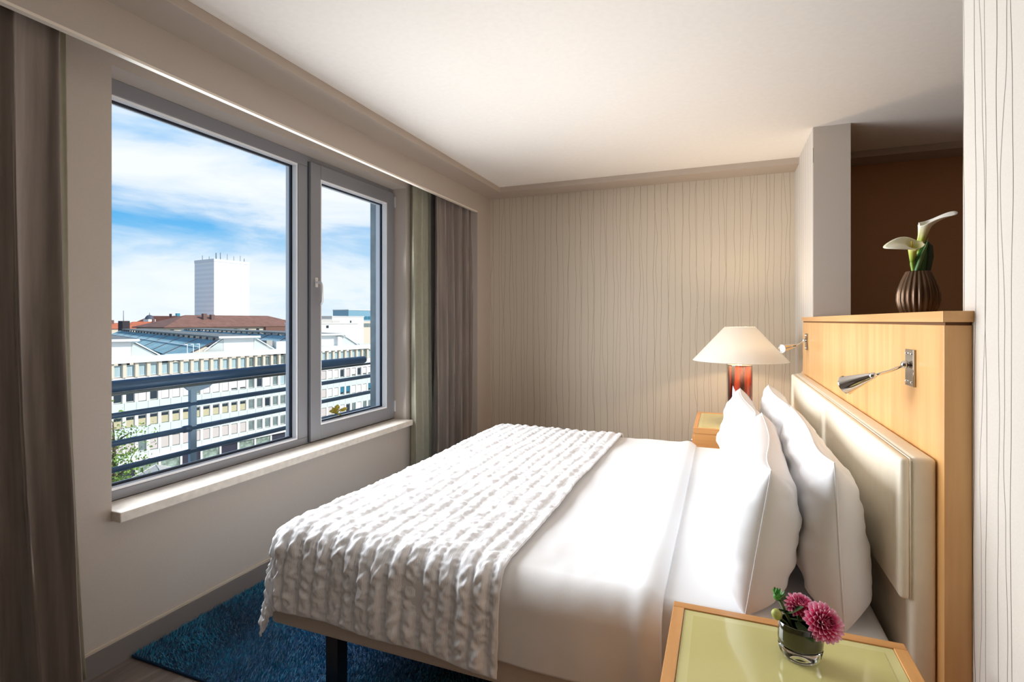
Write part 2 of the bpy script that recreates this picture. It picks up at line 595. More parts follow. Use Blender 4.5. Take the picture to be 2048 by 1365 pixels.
# ---------------------------------------------------------------- railing outside the window
NAVY = mat('railing_blue_grey', lin((66, 96, 124)), .35, metal=.15)
rl = thing('balcony_railing', (-2.75, 0, 0), label='blue grey metal balcony railing outside the window', cat='railing')
hr = []
for k in range(5):
    a_ = math.pi / 2 * k / 4
    hr.append(((0, 3.60 + .026 * math.sin(a_), 1.03), .029 * max(math.cos(a_), .08)))
tube('handrail', [(0, -.5, 1.03)] + [p for p, _ in hr], [.029] + [r for _, r in hr], NAVY, rl, 16)
box('handrail_channel', (-.016, -.5, .985), (.016, 3.9, .999), mat('rail_channel', lin((92, 104, 104)), .4, metal=.4), rl, .003)
for z in (.887, .752, .624):
    tube('rail', [(0, -.5, z), (0, 3.9, z)], .0145, NAVY, rl, 12)
POST = mat('railing_post', lin((150, 180, 200)), .4, metal=.1)
for y in (2.087, 4.0, -.4):
    po = box('post', (-.011, y - .019, .2), (.011, y + .019, .975), POST, rl, .003)
    v = [(y - .026, .965), (y + .03, .955), (y + .095, .968), (y + .118, .985), (y + .12, .995), (y - .05, .995), (y - .05, .985)]
    vs = [(sx, p[0], p[1]) for sx in (-.009, .009) for p in v]
    n_ = len(v)
    fs = [tuple(range(n_))[::-1], tuple(range(n_, 2 * n_))] + [(i, (i + 1) % n_, n_ + (i + 1) % n_, n_ + i) for i in range(n_)]
    pymesh('bracket', vs, fs, POST, po)
    lathe('collar', [(.0001, -.02), (.019, -.02), (.019, .02), (.0001, .02)], NAVY, po, 14, loc=(0, y - .033, .752), rot=(R(90), 0, 0))
tag(box('trim_4', (-2.86, -.7, .05), (XW - .30, 4.3, .2), CONC), 'concrete ledge carrying the railing outside', 'ledge', kind='structure')
# ---------------------------------------------------------------- END OF PART 1
# ---------------------------------------------------------------- brown sheet on the back wall, passage shade partly put into its colour
tag(box('wall_passage', (.72, YB - .012, 0), (XR, YB, ZS), mat('passage_brown', lin((188, 140, 100)), .85, var=.04, vscale=150)), 'back wall in the passage behind the headboard, its shade partly put into the brown', 'wall', kind='structure')

# ---------------------------------------------------------------- rug
rug = thing('shag_rug', (0, 0, 0), label='deep blue shaggy rug under the bed', cat='rug')
RX0, RX1, RY0, RY1 = -2.198, .30, 1.405, 3.55
box('rug_backing', (RX0, RY0, .001), (RX1, RY1, .012), mat('rug_backing', lin((16, 52, 84)), 1.0), rug, .003)


def pile():
    n = 125000
    x = rng.uniform(RX0 + .006, RX1 - .01, n)
    y = rng.uniform(RY0 + .003, RY1 - .01, n)
    keep = (x < -1.1) | ((y < 1.95) & (rng.random(n) < .8)) | (rng.random(n) < .12)
    x, y = x[keep], y[keep]
    n = len(x)
    L = rng.uniform(.011, .020, n)
    lean = vnoise(x * 5 + 40, y * 5 + 40, 3) * 5 + rng.normal(0, .9, n)
    tilt = rng.uniform(.15, .75, n)
    dx, dy = np.cos(lean) * np.sin(tilt) * L, np.sin(lean) * np.sin(tilt) * L
    dz = np.cos(tilt) * L
    x1 = np.clip(x + dx, RX0 - .004, None)
    wa = rng.uniform(0, np.pi, n)
    w = .0018
    wx, wy = np.cos(wa) * w, np.sin(wa) * w
    z0 = .011
    P = np.zeros((n, 4, 3))
    P[:, 0] = np.stack([x - wx, y - wy, np.full(n, z0)], 1)
    P[:, 1] = np.stack([x + wx, y + wy, np.full(n, z0)], 1)
    P[:, 2] = np.stack([x1 + wx * .6, y + dy + wy * .6, z0 + dz], 1)
    P[:, 3] = np.stack([x1 - wx * .6, y + dy - wy * .6, z0 + dz], 1)
    me = bpy.data.meshes.new('pile')
    me.vertices.add(n * 4)
    me.vertices.foreach_set('co', P.reshape(-1).astype(np.float32))
    me.loops.add(n * 4)
    me.loops.foreach_set('vertex_index', np.arange(n * 4, dtype=np.int32))
    me.polygons.add(n)
    me.polygons.foreach_set('loop_start', np.arange(0, n * 4, 4, dtype=np.int32))
    me.update(calc_edges=True)
    o = link('pile', me, mat('rug_pile', lin((22, 138, 174)), .85, var=.45, vscale=3.2, sheen=.4, var2=lin((8, 84, 120))), rug)
    o['kind'] = 'stuff'


pile()

# ---------------------------------------------------------------- curtains
DRAPE = mat('drape_taupe', lin((140, 128, 120)), .9, var=.22, vscale=40, sheen=.4, stretch=(1, 1, .06), bump=.15, bscale=400)
SHEER = translucent('sheer_olive', lin((206, 202, 182)), .40, var=.08)


def curtain(name, y0, y1, xc, amp, nf, m, label, cat, group, zt=2.47, zb=.035, flare=0., seed=1, out=0., thick=.003):
    nu, nv = 26 * nf, 46
    s_ = np.linspace(0, 1, nu)[:, None]
    v = np.linspace(0, 1, nv)[None, :]          # 0 top, 1 bottom
    ph = vnoise(s_ * nf * .9 + 3, np.full_like(s_, seed * 3.3), seed) * 3.0
    sway = vnoise(s_ * nf * .6 + 9, v * 2.2 + seed, seed + 5) * 1.5
    A = amp * (.95 + 1.1 * vnoise(s_ * nf * .9 + 1, v * 1.1, seed + 9))
    an = 2 * np.pi * nf * s_ + ph + sway * (.25 + v * .75)
    wave = np.sin(an) + .30 * np.sin(2 * an + 1.1) + .16 * np.sin(5 * an + 4 * sway)
    wave = np.sign(wave) * np.abs(wave) ** .8
    x = np.clip(xc + A * wave * (.75 + .4 * v) + out * v ** 3, XW + .006, None if out else XP - .026)
    y = y0 + (y1 + flare * v ** 2.5 - y0) * (s_ + .35 / nf * np.cos(an) * .45) + 0 * v
    z = zt + (zb - zt) * v + 0 * s_
    P = np.stack([x, y, np.broadcast_to(z, x.shape)], -1)
    o = gridmesh(name, P, m)
    mo = o.modifiers.new('thickness', 'SOLIDIFY')
    mo.thickness = thick
    tag(o, label, cat, group)
    return o


curtain('window_curtain', .45, 1.075, -2.088, .040, 5, DRAPE, 'heavy taupe curtain gathered at the near side of the window, cropped by the picture edge', 'curtain', 'taupe window curtains', flare=.055, seed=2, out=.02)
curtain('sheer_curtain', .80, 1.150, -2.170, .018, 4, SHEER, 'thin olive sheer curtain beside the near window jamb, behind the taupe one', 'curtain', 'olive sheer curtains', flare=.06, seed=4, thick=.001)
curtain('window_curtain', 3.60, 4.236, -2.096, .042, 5, DRAPE, 'heavy taupe curtain gathered in the far corner by the back wall', 'curtain', 'taupe window curtains', seed=6)
curtain('sheer_curtain', 3.41, 3.70, -2.174, .030, 3, SHEER, 'thin olive sheer curtain hanging between the casement and the far taupe curtain', 'curtain', 'olive sheer curtains', seed=8, thick=.001)

# ---------------------------------------------------------------- bed
LINEN = mat('white_linen', lin((236, 236, 238)), .85, sheen=.15, bump=.08, bscale=500)
LINEN2 = mat('white_sheet', lin((233, 233, 234)), .8, sheen=.15, bump=.06, bscale=450)
BEDFAB = mat('bed_base_fabric', lin((196, 184, 172)), .9, var=.05, vscale=200, bump=.12, bscale=500)
DARKM = mat('dark_metal', lin((52, 50, 52)), .4, metal=.6)
bed = thing('bed', (-.55, 2.48, 0), label='king size bed with beige upholstered base on dark square legs', cat='bed')
OX, OY = -.55, 2.48


def bl(x, y, z):
    return (x - OX, y - OY, z)


box('bed_base', bl(-1.505, 1.444, .268), bl(.392, 3.485, .362), BEDFAB, bed, .012, 3)
box('mattress', bl(-1.50, 1.50, .362), bl(.385, 3.46, .578), LINEN2, bed, .035, 5, smooth=True)
for x, y in ((-1.31, 1.56), (.2, 1.56), (-1.31, 3.4), (.2, 3.4)):
    lg = box('leg', bl(x - .027, y - .027, .0), bl(x + .027, y + .027, .268), DARKM, bed, .002)


def drape(a, b, z0, xf, yn, yf, r, flare=.0, corner=.0):
    """flat cloth coordinates -> draped over the bed's foot and both long sides"""
    dx = np.maximum(xf - a, 0)
    dn = np.maximum(yn - b, 0)
    df = np.maximum(b - yf, 0)
    dy = np.maximum(dn, df)
    sy = np.where(dn > 0, -1., 1.)
    d = (dx ** 2.1 + dy ** 2.1) ** (1 / 2.1)
    if corner:
        d = np.where(d > .345, .345 + (d - .345) * .92, d)
    th = np.arctan2(dy, np.maximum(dx, 1e-9))
    th = np.where(d < 1e-9, 0, th)
    phi = np.minimum(d / r, np.pi / 2)
    rest = np.maximum(d - r * np.pi / 2, 0)
    out = r * np.sin(phi) + rest * (flare + corner * np.sin(2 * th) ** 2)
    down = r * (1 - np.cos(phi)) + rest
    x = np.maximum(a, xf) - out * np.cos(th) * (d > 0)
    y = np.clip(b, yn, yf) + sy * out * np.sin(th) * (d > 0)
    return np.stack([x, y, z0 - down], -1)


# top sheet / duvet
def make_sheet():
    a = np.linspace(-1.42, -.150, 190)[:, None]
    b = np.linspace(1.515 - .300, 3.42 + .300, 430)[None, :]
    a, b = np.broadcast_arrays(a, b)
    P = drape(a, b, .601, -1.42, 1.515, 3.42, .085, .0)
    n = normals(P)
    h = vnoise(a * 5 + 7, b * 3 + 2, 21) * .010 + vnoise(a * 16 + 7, b * 9 + 2, 22) * .0035 + vnoise(a * 30 + b * 8, b * 22 - a * 6, 23) * .0014
    e = np.clip((a + .185) / .035, 0, 1)
    h = h - .016 * e ** 2 + .010 * np.exp(-((a + .20) / .03) ** 2)
    # near side hangs in a faint vertical ripple
    side = np.clip((1.50 - b) / .1, 0, 1) + np.clip((b - 3.44) / .1, 0, 1)
    h = h + side * np.sin(a * 13 + 1.0) * .005
    P = P + n * h[..., None]
    o = gridmesh('top_sheet', P, LINEN2)
    mo = o.modifiers.new('thickness', 'SOLIDIFY')
    mo.thickness = .006
    mo.offset = -1
    tag(o, 'smooth white top sheet turned down below the pillows', 'sheet')


make_sheet()


def quiltmat():
    m = bpy.data.materials.new('quilt_white')
    m.use_nodes = True
    nt = m.node_tree
    b = nt.nodes['Principled BSDF']
    b.inputs['Base Color'].default_value = (*lin((230, 230, 232)), 1)
    b.inputs['Roughness'].default_value = .62
    b.inputs['Sheen Weight'].default_value = .2
    tc = N(nt, 'ShaderNodeTexCoord')
    mp = N(nt, 'ShaderNodeMapping')
    mp.inputs['Scale'].default_value = (150, 60, 60)
    nt.links.new(tc.outputs['Object'], mp.inputs[0])
    n = N(nt, 'ShaderNodeTexNoise')
    n.inputs['Scale'].default_value = 1.2
    n.inputs['Detail'].default_value = 3
    nt.links.new(mp.outputs[0], n.inputs[0])
    bp = N(nt, 'ShaderNodeBump')
    bp.inputs['Strength'].default_value = .35
    bp.inputs['Distance'].default_value = .003
    sx = N(nt, 'ShaderNodeSeparateXYZ')
    nt.links.new(tc.outputs['Object'], sx.inputs[0])
    n3 = N(nt, 'ShaderNodeTexNoise')
    n3.inputs['Scale'].default_value = 28
    nt.links.new(tc.outputs['Object'], n3.inputs[0])
    ph = M(nt, 'ADD', M(nt, 'MULTIPLY', sx.outputs[0], 620.), M(nt, 'MULTIPLY', n3.outputs[0], 9.))
    stitch = M(nt, 'POWER', M(nt, 'ABSOLUTE', M(nt, 'SINE', ph)), .35)
    nt.links.new(M(nt, 'ADD', n.outputs[0], M(nt, 'MULTIPLY', stitch, .5)), bp.inputs['Height'])
    nt.links.new(bp.outputs[0], b.inputs['Normal'])
    return m


def make_coverlet():
    ov = .326
    xf, yn, yf = -1.425, 1.512, 3.42
    A0, A1 = xf - ov, -.605
    a = np.linspace(A0, A1, 320)[:, None]
    b = np.linspace(yn - ov, yf + ov, 620)[None, :]
    a, b = np.broadcast_arrays(a, b)
    a = a + 0.0
    b = b + 0.0
    b0 = b + 0.0
    # hem is not perfectly straight
    wob = vnoise(b * 3 + 5, b * 0 + 2, 31) * .012
    ad = a + wob * np.clip((a - (A1 - .3)) / .3, 0, 1)
    b = b - .030 * np.clip((a - xf) / (A1 - xf), 0, 1) ** 1.5 * np.clip((2.2 - b) / .9, 0, 1)
    P = drape(ad, b, .622, xf, yn, yf, .088, .07, .06)
    n = normals(P)
    pitch = .118
    aw = a + vnoise(b * 5 + 3, a * 3, 33) * .014 + vnoise(b * 14 + 3, a * 5, 34) * .007
    ph = ((aw - A1 + .035) / pitch) % 1.0
    idx = np.floor((aw - A1 + .035) / pitch)
    g = lambda c, w: np.exp(-((ph - c) / w) ** 4)
    r1, r2 = g(.26, .185), g(.70, .175)
    m1 = .85 + .8 * vnoise(b * 15 + idx * 7.3, idx * 3.1, 35)
    m2 = .85 + .8 * vnoise(b * 17 + idx * 5.3, idx * 3.1 + 50, 36)
    # crosswise puckers, skewed either way
    pk = vnoise(b * 58 + a * 34, a * 34 - b * 5, 37) + vnoise(b * 50 - a * 38, a * 30 + b * 4, 38)
    fine = vnoise(b * 95, a * 60, 39)
    h = .0105 * (r1 * m1 + r2 * m2) + .0085 * pk * np.maximum(r1, r2) + .0035 * fine * (1 - np.maximum(r1, r2)) + .002 * fine
    # stitched rows inside the flat bands
    st = 1 - np.maximum(r1, r2)
    h = h - .0016 * st * np.maximum(0, np.cos(ph * 2 * np.pi * 11 + vnoise(b * 20, a * 4, 41) * 3))
    edge = np.clip(np.minimum(np.minimum(A1 - a, a - A0), np.minimum(b0 - (yn - ov), (yf + ov) - b0)) / .022, 0, 1)
    h = h * (.12 + .88 * edge) + .003 * (1 - edge)
    big = vnoise(a * 3.5, b * 3 + 8, 42) * .012
    side = np.clip((1.49 - b) / .15, 0, 1)
    h = h * (.80 + .85 * side) + big + side * .006 * np.sin(a * 17 + .6)
    P = P + n * h[..., None]
    # corner of the cloth folds back a little under the foot edge
    o = gridmesh('quilted_coverlet', P, quiltmat())
    mo = o.modifiers.new('thickness', 'SOLIDIFY')
    mo.thickness = .007
    mo.offset = -1
    tag(o, 'white puckered quilted coverlet spread over the foot half of the bed', 'bedspread')


make_coverlet()


def make_pillow(name, cy, W, H, T, x0, z0, lean, yaw, seed, label, sag=.13):
    t = thing(name, (x0, cy, z0), label=label, cat='pillow', group='white pillows on the bed')
    nu, nv = 72, 56
    aa = np.sin(np.linspace(-np.pi / 2, np.pi / 2, nu)) ** 1
    bb_ = np.sin(np.linspace(-np.pi / 2, np.pi / 2, nv))
    aa = np.sign(aa) * np.abs(aa) ** .85
    a, b = np.meshgrid(aa, bb_, indexing='ij')

    def outline(a, b):
        y = W / 2 * a * (1 - .03 * (1 - b * b) * np.abs(a) ** 3 - .025 * np.abs(b) ** 6 * np.abs(a) ** 4)
        top = np.clip(b, 0, 1)
        bot = np.clip(-b, 0, 1)
        z = H / 2 * b * (1 - sag * (1 - a * a) ** 1.3 * top ** 2 - .035 * (1 - a * a) * bot ** 2)
        return y, z + H / 2

    y, z = outline(a, b)
    pa = np.clip(1 - np.abs(a) ** 5.0, 0, 1)
    pb = np.clip(1 - np.abs(b) ** 3.0, 0, 1)
    th = T * (pa ** .50) * (pb ** .52) * (1.0 - .16 * b) * (1 - .10 * np.cos(a * 4.2))
    cr = np.hypot(1 - np.abs(a), 1 - np.abs(b))
    ang = np.arctan2(1 - np.abs(b), 1 - np.abs(a) + 1e-6)
    ray = np.sin(ang * 11 + seed) * np.exp(-cr * 3.0) * np.clip(cr * 4, 0, 1) * .007
    wr = vnoise(a * 2.2 + seed, b * 2 + 3, seed) * .022 + vnoise(a * 6 + b * 3 + seed, b * 5 - a, seed + 1) * .012 + vnoise(a * 12 - b * 6, b * 9 + a * 4, seed + 2) * .006
    msk = np.clip(np.minimum(pa, pb) * 2.2, 0, 1)
    sides = []
    for sg in (-1, 1):
        x = sg * (th + (wr * (1 if sg < 0 else .8) + ray) * msk)
        x = x + .012 * np.sin(a * 3 + seed) * (1 - msk)
        sides.append(np.stack([x, y, z], -1))
    F_, B_ = sides
    # join the two faces along the border
    vid = {}
    verts, faces = [], []

    def put(p):
        verts.append(p)
        return len(verts) - 1
    fi = np.zeros((nu, nv), int)
    bi = np.zeros((nu, nv), int)
    for i in range(nu):
        for j in range(nv):
            if i in (0, nu - 1) or j in (0, nv - 1):
                q = put((F_[i, j] + B_[i, j]) / 2)
                fi[i, j] = bi[i, j] = q
            else:
                fi[i, j] = put(F_[i, j])
                bi[i, j] = put(B_[i, j])
    for i in range(nu - 1):
        for j in range(nv - 1):
            faces.append((fi[i, j], fi[i, j + 1], fi[i + 1, j + 1], fi[i + 1, j]))
            faces.append((bi[i, j], bi[i + 1, j], bi[i + 1, j + 1], bi[i, j + 1]))
    t.rotation_euler = (0, lean, yaw)
    pc = pymesh('pillowcase', verts, faces, LINEN, t, smooth=True)
    path = [verts[fi[i, 0]] for i in range(nu)] + [verts[fi[nu - 1, j]] for j in range(1, nv)] + [verts[fi[i, nv - 1]] for i in range(nu - 2, -1, -1)] + [verts[fi[0, j]] for j in range(nv - 2, 0, -1)]
    path.append(path[0])
    tube('seam', path, .0022, LINEN, pc, 5)
    return t


make_pillow('pillow', 2.95, .93, .375, .088, .066, .579, R(8), R(2), 53, 'white pillow in the front row, on the far half of the bed')
make_pillow('pillow', 1.975, .96, .390, .094, .080, .579, R(9), R(-2), 51, 'white pillow in the front row, on the near half of the bed')
make_pillow('pillow', 2.955, .93, .400, .078, .284, .579, R(-3), R(1), 59, 'white pillow against the headboard on the far half of the bed')
make_pillow('pillow', 1.985, .96, .418, .080, .286, .579, R(-3), R(0), 57, 'white pillow against the headboard on the near half of the bed')

# ---------------------------------------------------------------- wooden partition and padded headboard
WOODZ = woodmat('maple_vertical', lin((232, 182, 118)), lin((210, 150, 88)), (14, 14, .9), .32, .2, 1.6)
WOODY = woodmat('maple_along', lin((232, 182, 120)), lin((208, 150, 90)), (14, .9, 14), .32, .2, 1.6)
GROOVE = mat('wood_groove', lin((110, 72, 36)), .7)
pt = thing('wooden_partition', (XH, 2.5, 0), label='honey maple half wall behind the padded headboard with a shelf top', cat='headboard')
box('panel', (0, 1.44 - 2.5, 0), (.050, 3.66 - 2.5, 1.340), WOODZ, pt, .001)
box('body', (.0505, 1.495 - 2.5, 0), (.34, 3.66 - 2.5, 1.346), WOODZ, pt)
box('groove', (.003, 1.443 - 2.5, 1.340), (.049, 3.658 - 2.5, 1.347), GROOVE, pt)
box('cap', (-.005, 1.432 - 2.5, 1.347), (.0505, 3.662 - 2.5, 1.3715), WOODY, pt, .001)
box('shelf', (.0508, 1.495 - 2.5, 1.347), (.345, 3.662 - 2.5, 1.3715), WOODY, pt, .001)

LEATHER = mat('cream_leather', lin((238, 228, 208)), .42, var=.03, vscale=30, bump=.06, bscale=350)
hb = thing('padded_headboard', (XH, 2.53, 0), label='cream leather padded headboard mounted on the maple panel', cat='headboard')
box('back_pad', (-.050, 1.478 - 2.53, .06), (-.001, 3.58 - 2.53, 1.034), LEATHER, hb, .010, 4, smooth=True)
for y0, y1 in ((1.479, 2.568), (2.572, 3.578)):
    fp = box('front_pad', (-.072, y0 - 2.53, .702), (-.050, y1 - 2.53, 1.030), LEATHER, hb, .009, 4, smooth=True)
    tube('piping', [(-.051, y0 - 2.528, .704), (-.051, y0 - 2.528, 1.030), (-.051, y1 - 2.532, 1.030), (-.051, y1 - 2.532, .704)], .0022, LEATHER, fp, 6)

# ---------------------------------------------------------------- reading lamps on the partition


def reading_lamp(y, jx, jy, jz, mx, my, mz, label):
    pz = 1.230
    t = thing('reading_lamp', (XH, y, pz), label=label, cat='wall lamp', group='chrome reading lamps on the maple panel')
    pl_ = box('mounting_plate', (-.006, -.032, -.049), (-.0005, .032, .046), mat('plate_chrome', (.42, .40, .38), .16, metal=1.), t, .001)
    for yy in (-.022, .022):
        for zz in (-.038, .035):
            lathe('screw', [(.0001, .0035), (.0030, .003), (.0038, 0)], CHROME, pl_, 8, loc=(-.006, yy, zz), rot=(0, R(-90), 0))
    c = Vector((-.014, 0, .006))
    bmv = lathe('ball_joint', [(.0001, -.011), (.006, -.0095), (.0095, -.005), (.011, 0), (.0095, .005), (.006, .0095), (.0001, .011)], CHROME, t, 16, loc=c)
    j = Vector((jx - XH, jy - y, jz - pz))
    m_ = Vector((mx - XH, my - y, mz - pz))
    mid = (c + j) / 2 + Vector((0, 0, -.003))
    tube('arm', [c, c.lerp(mid, .6), mid, mid.lerp(j, .5), j], .0036, CHROME, t, 10)
    d = (m_ - j).normalized()
    L = (m_ - j).length
    q = Vector((0, 0, 1)).rotation_difference(d).to_euler()
    lathe('swivel', [(.0001, -.009), (.006, -.007), (.0085, 0), (.008, .006), (.0001, .007)], CHROME, t, 16, loc=j, rot=q)
    cn = lathe('lamp_cone', [(.008, .004), (.0095, .008), (.0245, L), (.0262, L + .0005), (.0235, L - .001), (.009, .012)], CHROME, t, 32, loc=j, rot=q)
    lathe('lens', [(.0001, L - .006), (.021, L - .006)], mat('lamp_lens', (.9, .9, .88), .3, emit=(1, .95, .85), estr=.5), cn, 24)
    return t


reading_lamp(1.655, .367, 1.642, 1.206, .318, 1.706, 1.172, 'chrome cone reading lamp on the maple panel at the near end of the bed')
reading_lamp(3.487, .395, 3.47, 1.205, .315, 3.40, 1.190, 'chrome cone reading lamp on the maple panel near the glowing table lamp')

# ---------------------------------------------------------------- nightstands
WOODX = woodmat('maple_rail', lin((226, 168, 104)), lin((200, 138, 78)), (1.0, 14, 14), .35, .2, 1.6)
WOODT = woodmat('maple_rail_long', lin((226, 168, 104)), lin((200, 138, 78)), (14, 1.0, 14), .35, .2, 1.6)
GREEN = mat('green_glass', lin((206, 198, 132)), .12, coat=.4, spec=.5)
GREEN2 = mat('green_glass_edge', lin((214, 208, 146)), .12, coat=.4)


def nightstand(x0, x1, y0, y1, label):
    cx, cyy = (x0 + x1) / 2, (y0 + y1) / 2
    t = thing('nightstand', (cx, cyy, 0), label=label, cat='nightstand', group='maple nightstands beside the bed')
    w, d = (x1 - x0) / 2, (y1 - y0) / 2
    fw = .026
    zt = .65
    box('top_rail', (-w, d - fw, .615), (w, d, zt), WOODX, t, .0015)
    box('top_rail', (-w, -d, .615), (w, -d + fw, zt), WOODX, t, .0015)
    box('top_rail', (-w, -d + fw, .615), (-w + fw, d - fw, zt), WOODT, t, .0015)
    box('top_rail', (w - fw, -d + fw, .615), (w, d - fw, zt), WOODT, t, .0015)
    g = box('glass_top', (-w + fw + .001, -d + fw + .001, .620), (w - fw - .001, d - fw - .001, zt - .003), GREEN2, t)
    box('inner_panel', (-w + fw + .022, -d + fw + .022, zt - .004), (w - fw - .022, d - fw - .022, zt - .0024), GREEN, g)
    bd = box('body', (-w + .006, -d + .006, .08), (w - .006, d - .006, .615), WOODX, t, .002)
    dr = box('drawer', (-w - .008, -d + .03, .40), (-w + .006, d - .03, .590), WOODX, t, .002)
    lathe('knob', [(.0001, .022), (.010, .019), (.011, .012), (.006, .006), (.006, 0)], STEEL, dr, 16, loc=(-w - .008, 0, .50), rot=(0, R(-90), 0))
    for sx in (-1, 1):
        for sy in (-1, 1):
            box('foot', (sx * (w - .05) - .02, sy * (d - .05) - .02, 0), (sx * (w - .05) + .02, sy * (d - .05) + .02, .08), DARKM, t)
    return t


nightstand(-.113, .365, .72, 1.380, 'maple nightstand with green glass top holding the dahlias')
nightstand(-.180, .370, 3.655, 4.315, 'maple nightstand with green glass top under the glowing lamp')

# ---------------------------------------------------------------- table lamp
lp = thing('table_lamp', (.11, 3.98, .65), label='glowing table lamp with wide cream cone shade and amber glass cylinder base', cat='lamp')


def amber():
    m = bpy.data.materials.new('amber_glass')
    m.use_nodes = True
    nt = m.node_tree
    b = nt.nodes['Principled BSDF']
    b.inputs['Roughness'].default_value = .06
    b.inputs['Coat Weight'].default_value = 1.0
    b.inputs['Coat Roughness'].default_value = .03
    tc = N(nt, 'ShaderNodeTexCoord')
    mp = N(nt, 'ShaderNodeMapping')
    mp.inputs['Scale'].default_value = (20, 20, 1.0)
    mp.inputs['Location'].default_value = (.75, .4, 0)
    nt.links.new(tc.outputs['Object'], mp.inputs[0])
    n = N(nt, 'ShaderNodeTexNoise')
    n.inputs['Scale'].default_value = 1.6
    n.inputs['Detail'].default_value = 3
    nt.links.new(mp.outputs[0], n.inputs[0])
    nt.links.new(ramp(nt, n.outputs[0], [(.40, lin((24, 8, 10))), (.50, lin((70, 14, 8))), (.58, lin((150, 44, 16))), (.70, lin((196, 84, 40)))]), b.inputs['Base Color'])  # tortoise glass tones, with streaks of reflection and refraction painted in
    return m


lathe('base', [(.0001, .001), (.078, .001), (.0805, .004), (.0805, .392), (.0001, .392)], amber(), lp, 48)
lathe('base_collar', [(.0001, .392), (.081, .392), (.0815, .395), (.080, .3995), (.0001, .3995)], CHROME, lp, 48)
tube('neck', [(0, 0, .3995), (0, 0, .50)], .006, CHROME, lp, 12)
SHADE = translucent('lamp_shade', lin((252, 248, 240)), .26)
sh = lathe('shade', [(.3085, .4237), (.0985, .6575), (.0970, .6575), (.3070, .4237), (.3085, .4237)], SHADE, lp, 64)
lathe('shade_ring', [(.0975, .653), (.0985, .655), (.0975, .657), (.0965, .655), (.0975, .653)], CREAMLINE, sh, 48)
for k in range(3):
    a_ = 2 * math.pi * k / 3 + .4
    tube('spider_arm', [(0, 0, .645), (.097 * math.cos(a_), .097 * math.sin(a_), .652)], .0018, CHROME, sh, 6)
bv = [(.0001, .50), (.013, .502), (.014, .55), (.022, .58), (.028, .60), (.024, .625), (.012, .638), (.0001, .641)]
lathe('bulb', bv, mat('bulb_glow', (1, .9, .7), .4, emit=(1, .80, .52), estr=5.0), lp, 24)
pl = bpy.data.lights.new('lamp_bulb_light', 'POINT')
pl.energy = 40
pl.color = (1.0, .75, .50)
pl.shadow_soft_size = .034
po_ = bpy.data.objects.new('lamp_bulb_light', pl)
COL.objects.link(po_)
po_.parent = lp
po_.location = (0, 0, .600)
# ---------------------------------------------------------------- END OF PART 2
# ---------------------------------------------------------------- city outside
GZ = -19.6          # street level
CAMP = Vector((0, 0, CAMZ))
cF = Vector((-math.sin(R(21.7)), math.cos(R(21.7)), 0))
cR = Vector((math.cos(R(21.7)), math.sin(R(21.7)), 0))


def site(u, t, z=0.):
    """map position seen in direction u (photo column) at depth t metres"""
    p = (cF + cR * ((u - 1024) / FPX)) * t
    return Vector((p.x, p.y, z))


CITYA = R(81.55)    # street grid direction
tag(box('ground', (-1500, -500, GZ - 1), (-2.9, 1500, GZ), mat('asphalt', lin((150, 150, 148)), .9, var=.1, vscale=.2)), 'pale street and square below the window', 'ground', kind='structure')

WHITEW = mat('facade_white', lin((226, 222, 214)), .8, var=.04, vscale=.6)
CREAMF = mat('facade_cream', lin((222, 208, 186)), .8)
SPAND = mat('spandrel_mint', lin((214, 226, 218)), .5, var=.03, vscale=1.2)
BLINDW = mat('blind_white', lin((226, 218, 212)), .8)
BLINDP = mat('blind_pinkish', lin((206, 194, 186)), .8)
BLINDY = mat('blind_straw', lin((196, 186, 150)), .8)
DGLASS = mat('pane_dark', lin((40, 52, 62)), .12, spec=.6)
TGLASS = mat('pane_teal', lin((52, 120, 142)), .12)
CURT = mat('pane_curtain', lin((170, 192, 196)), .4, var=.25, vscale=2.5, stretch=(6, 6, .3))
GGLASS = mat('pane_grey', lin((120, 134, 130)), .15, var=.3, vscale=1.4)
BAY = 1.317
nb0, nb1 = -3, 34
offb = thing('office_building', (-66.65, 42.49, 0), CITYA, label='long white office building with rows of windows across the street', cat='building')
L0, L1 = nb0 * BAY - BAY / 2, nb1 * BAY - BAY / 2
ZT = -3.04
box('wall', (L0, .30, GZ), (L1, 6, ZT - 2.2), WHITEW, offb)
box('cornice', (L0 - .3, -.50, -3.75), (L1 + .3, 2.4, ZT), mat('cornice_white', lin((240, 238, 232)), .7), offb, .03)
rows = [(-4.02, -5.41), (-7.18, -8.50), (-10.26, -11.56), (-13.40, -14.72)]
WW = .93
# spandrel strips: one panel per bay per floor
spm = [boxmesh('spandrel', [((-BAY / 2 + .02, -.02, b_), (BAY / 2 - .02, .30, t_))]) for (t_, b_) in ((-5.50, -7.08), (-8.58, -10.18), (-11.64, -13.32), (-14.80, -15.45))]
spm[0].materials.append(WHITEW)
for me in spm[1:]:
    me.materials.append(SPAND)
pier_m = boxmesh('pier', [((-.19, -.16, -5.50), (.19, .30, -3.75))])
pier_m.materials.append(CREAMF)
pier2_m = [boxmesh('pier', [((-.19, -.03, b_ - .08), (.19, .30, t_ + .10))]) for (t_, b_) in rows[1:]]
for me in pier2_m:
    me.materials.append(WHITEW)
wf_m = [boxmesh('window', [((-WW / 2, .12, b_), (-WW / 2 + .05, .24, t_)), ((WW / 2 - .05, .12, b_), (WW / 2, .24, t_)), ((-WW / 2 + .05, .12, b_), (WW / 2 - .05, .24, b_ + .06)), ((-WW / 2 + .05, .12, t_ - .05), (WW / 2 - .05, .24, t_))]) for (t_, b_) in rows]
for me in wf_m:
    me.materials.append(WHITEW)


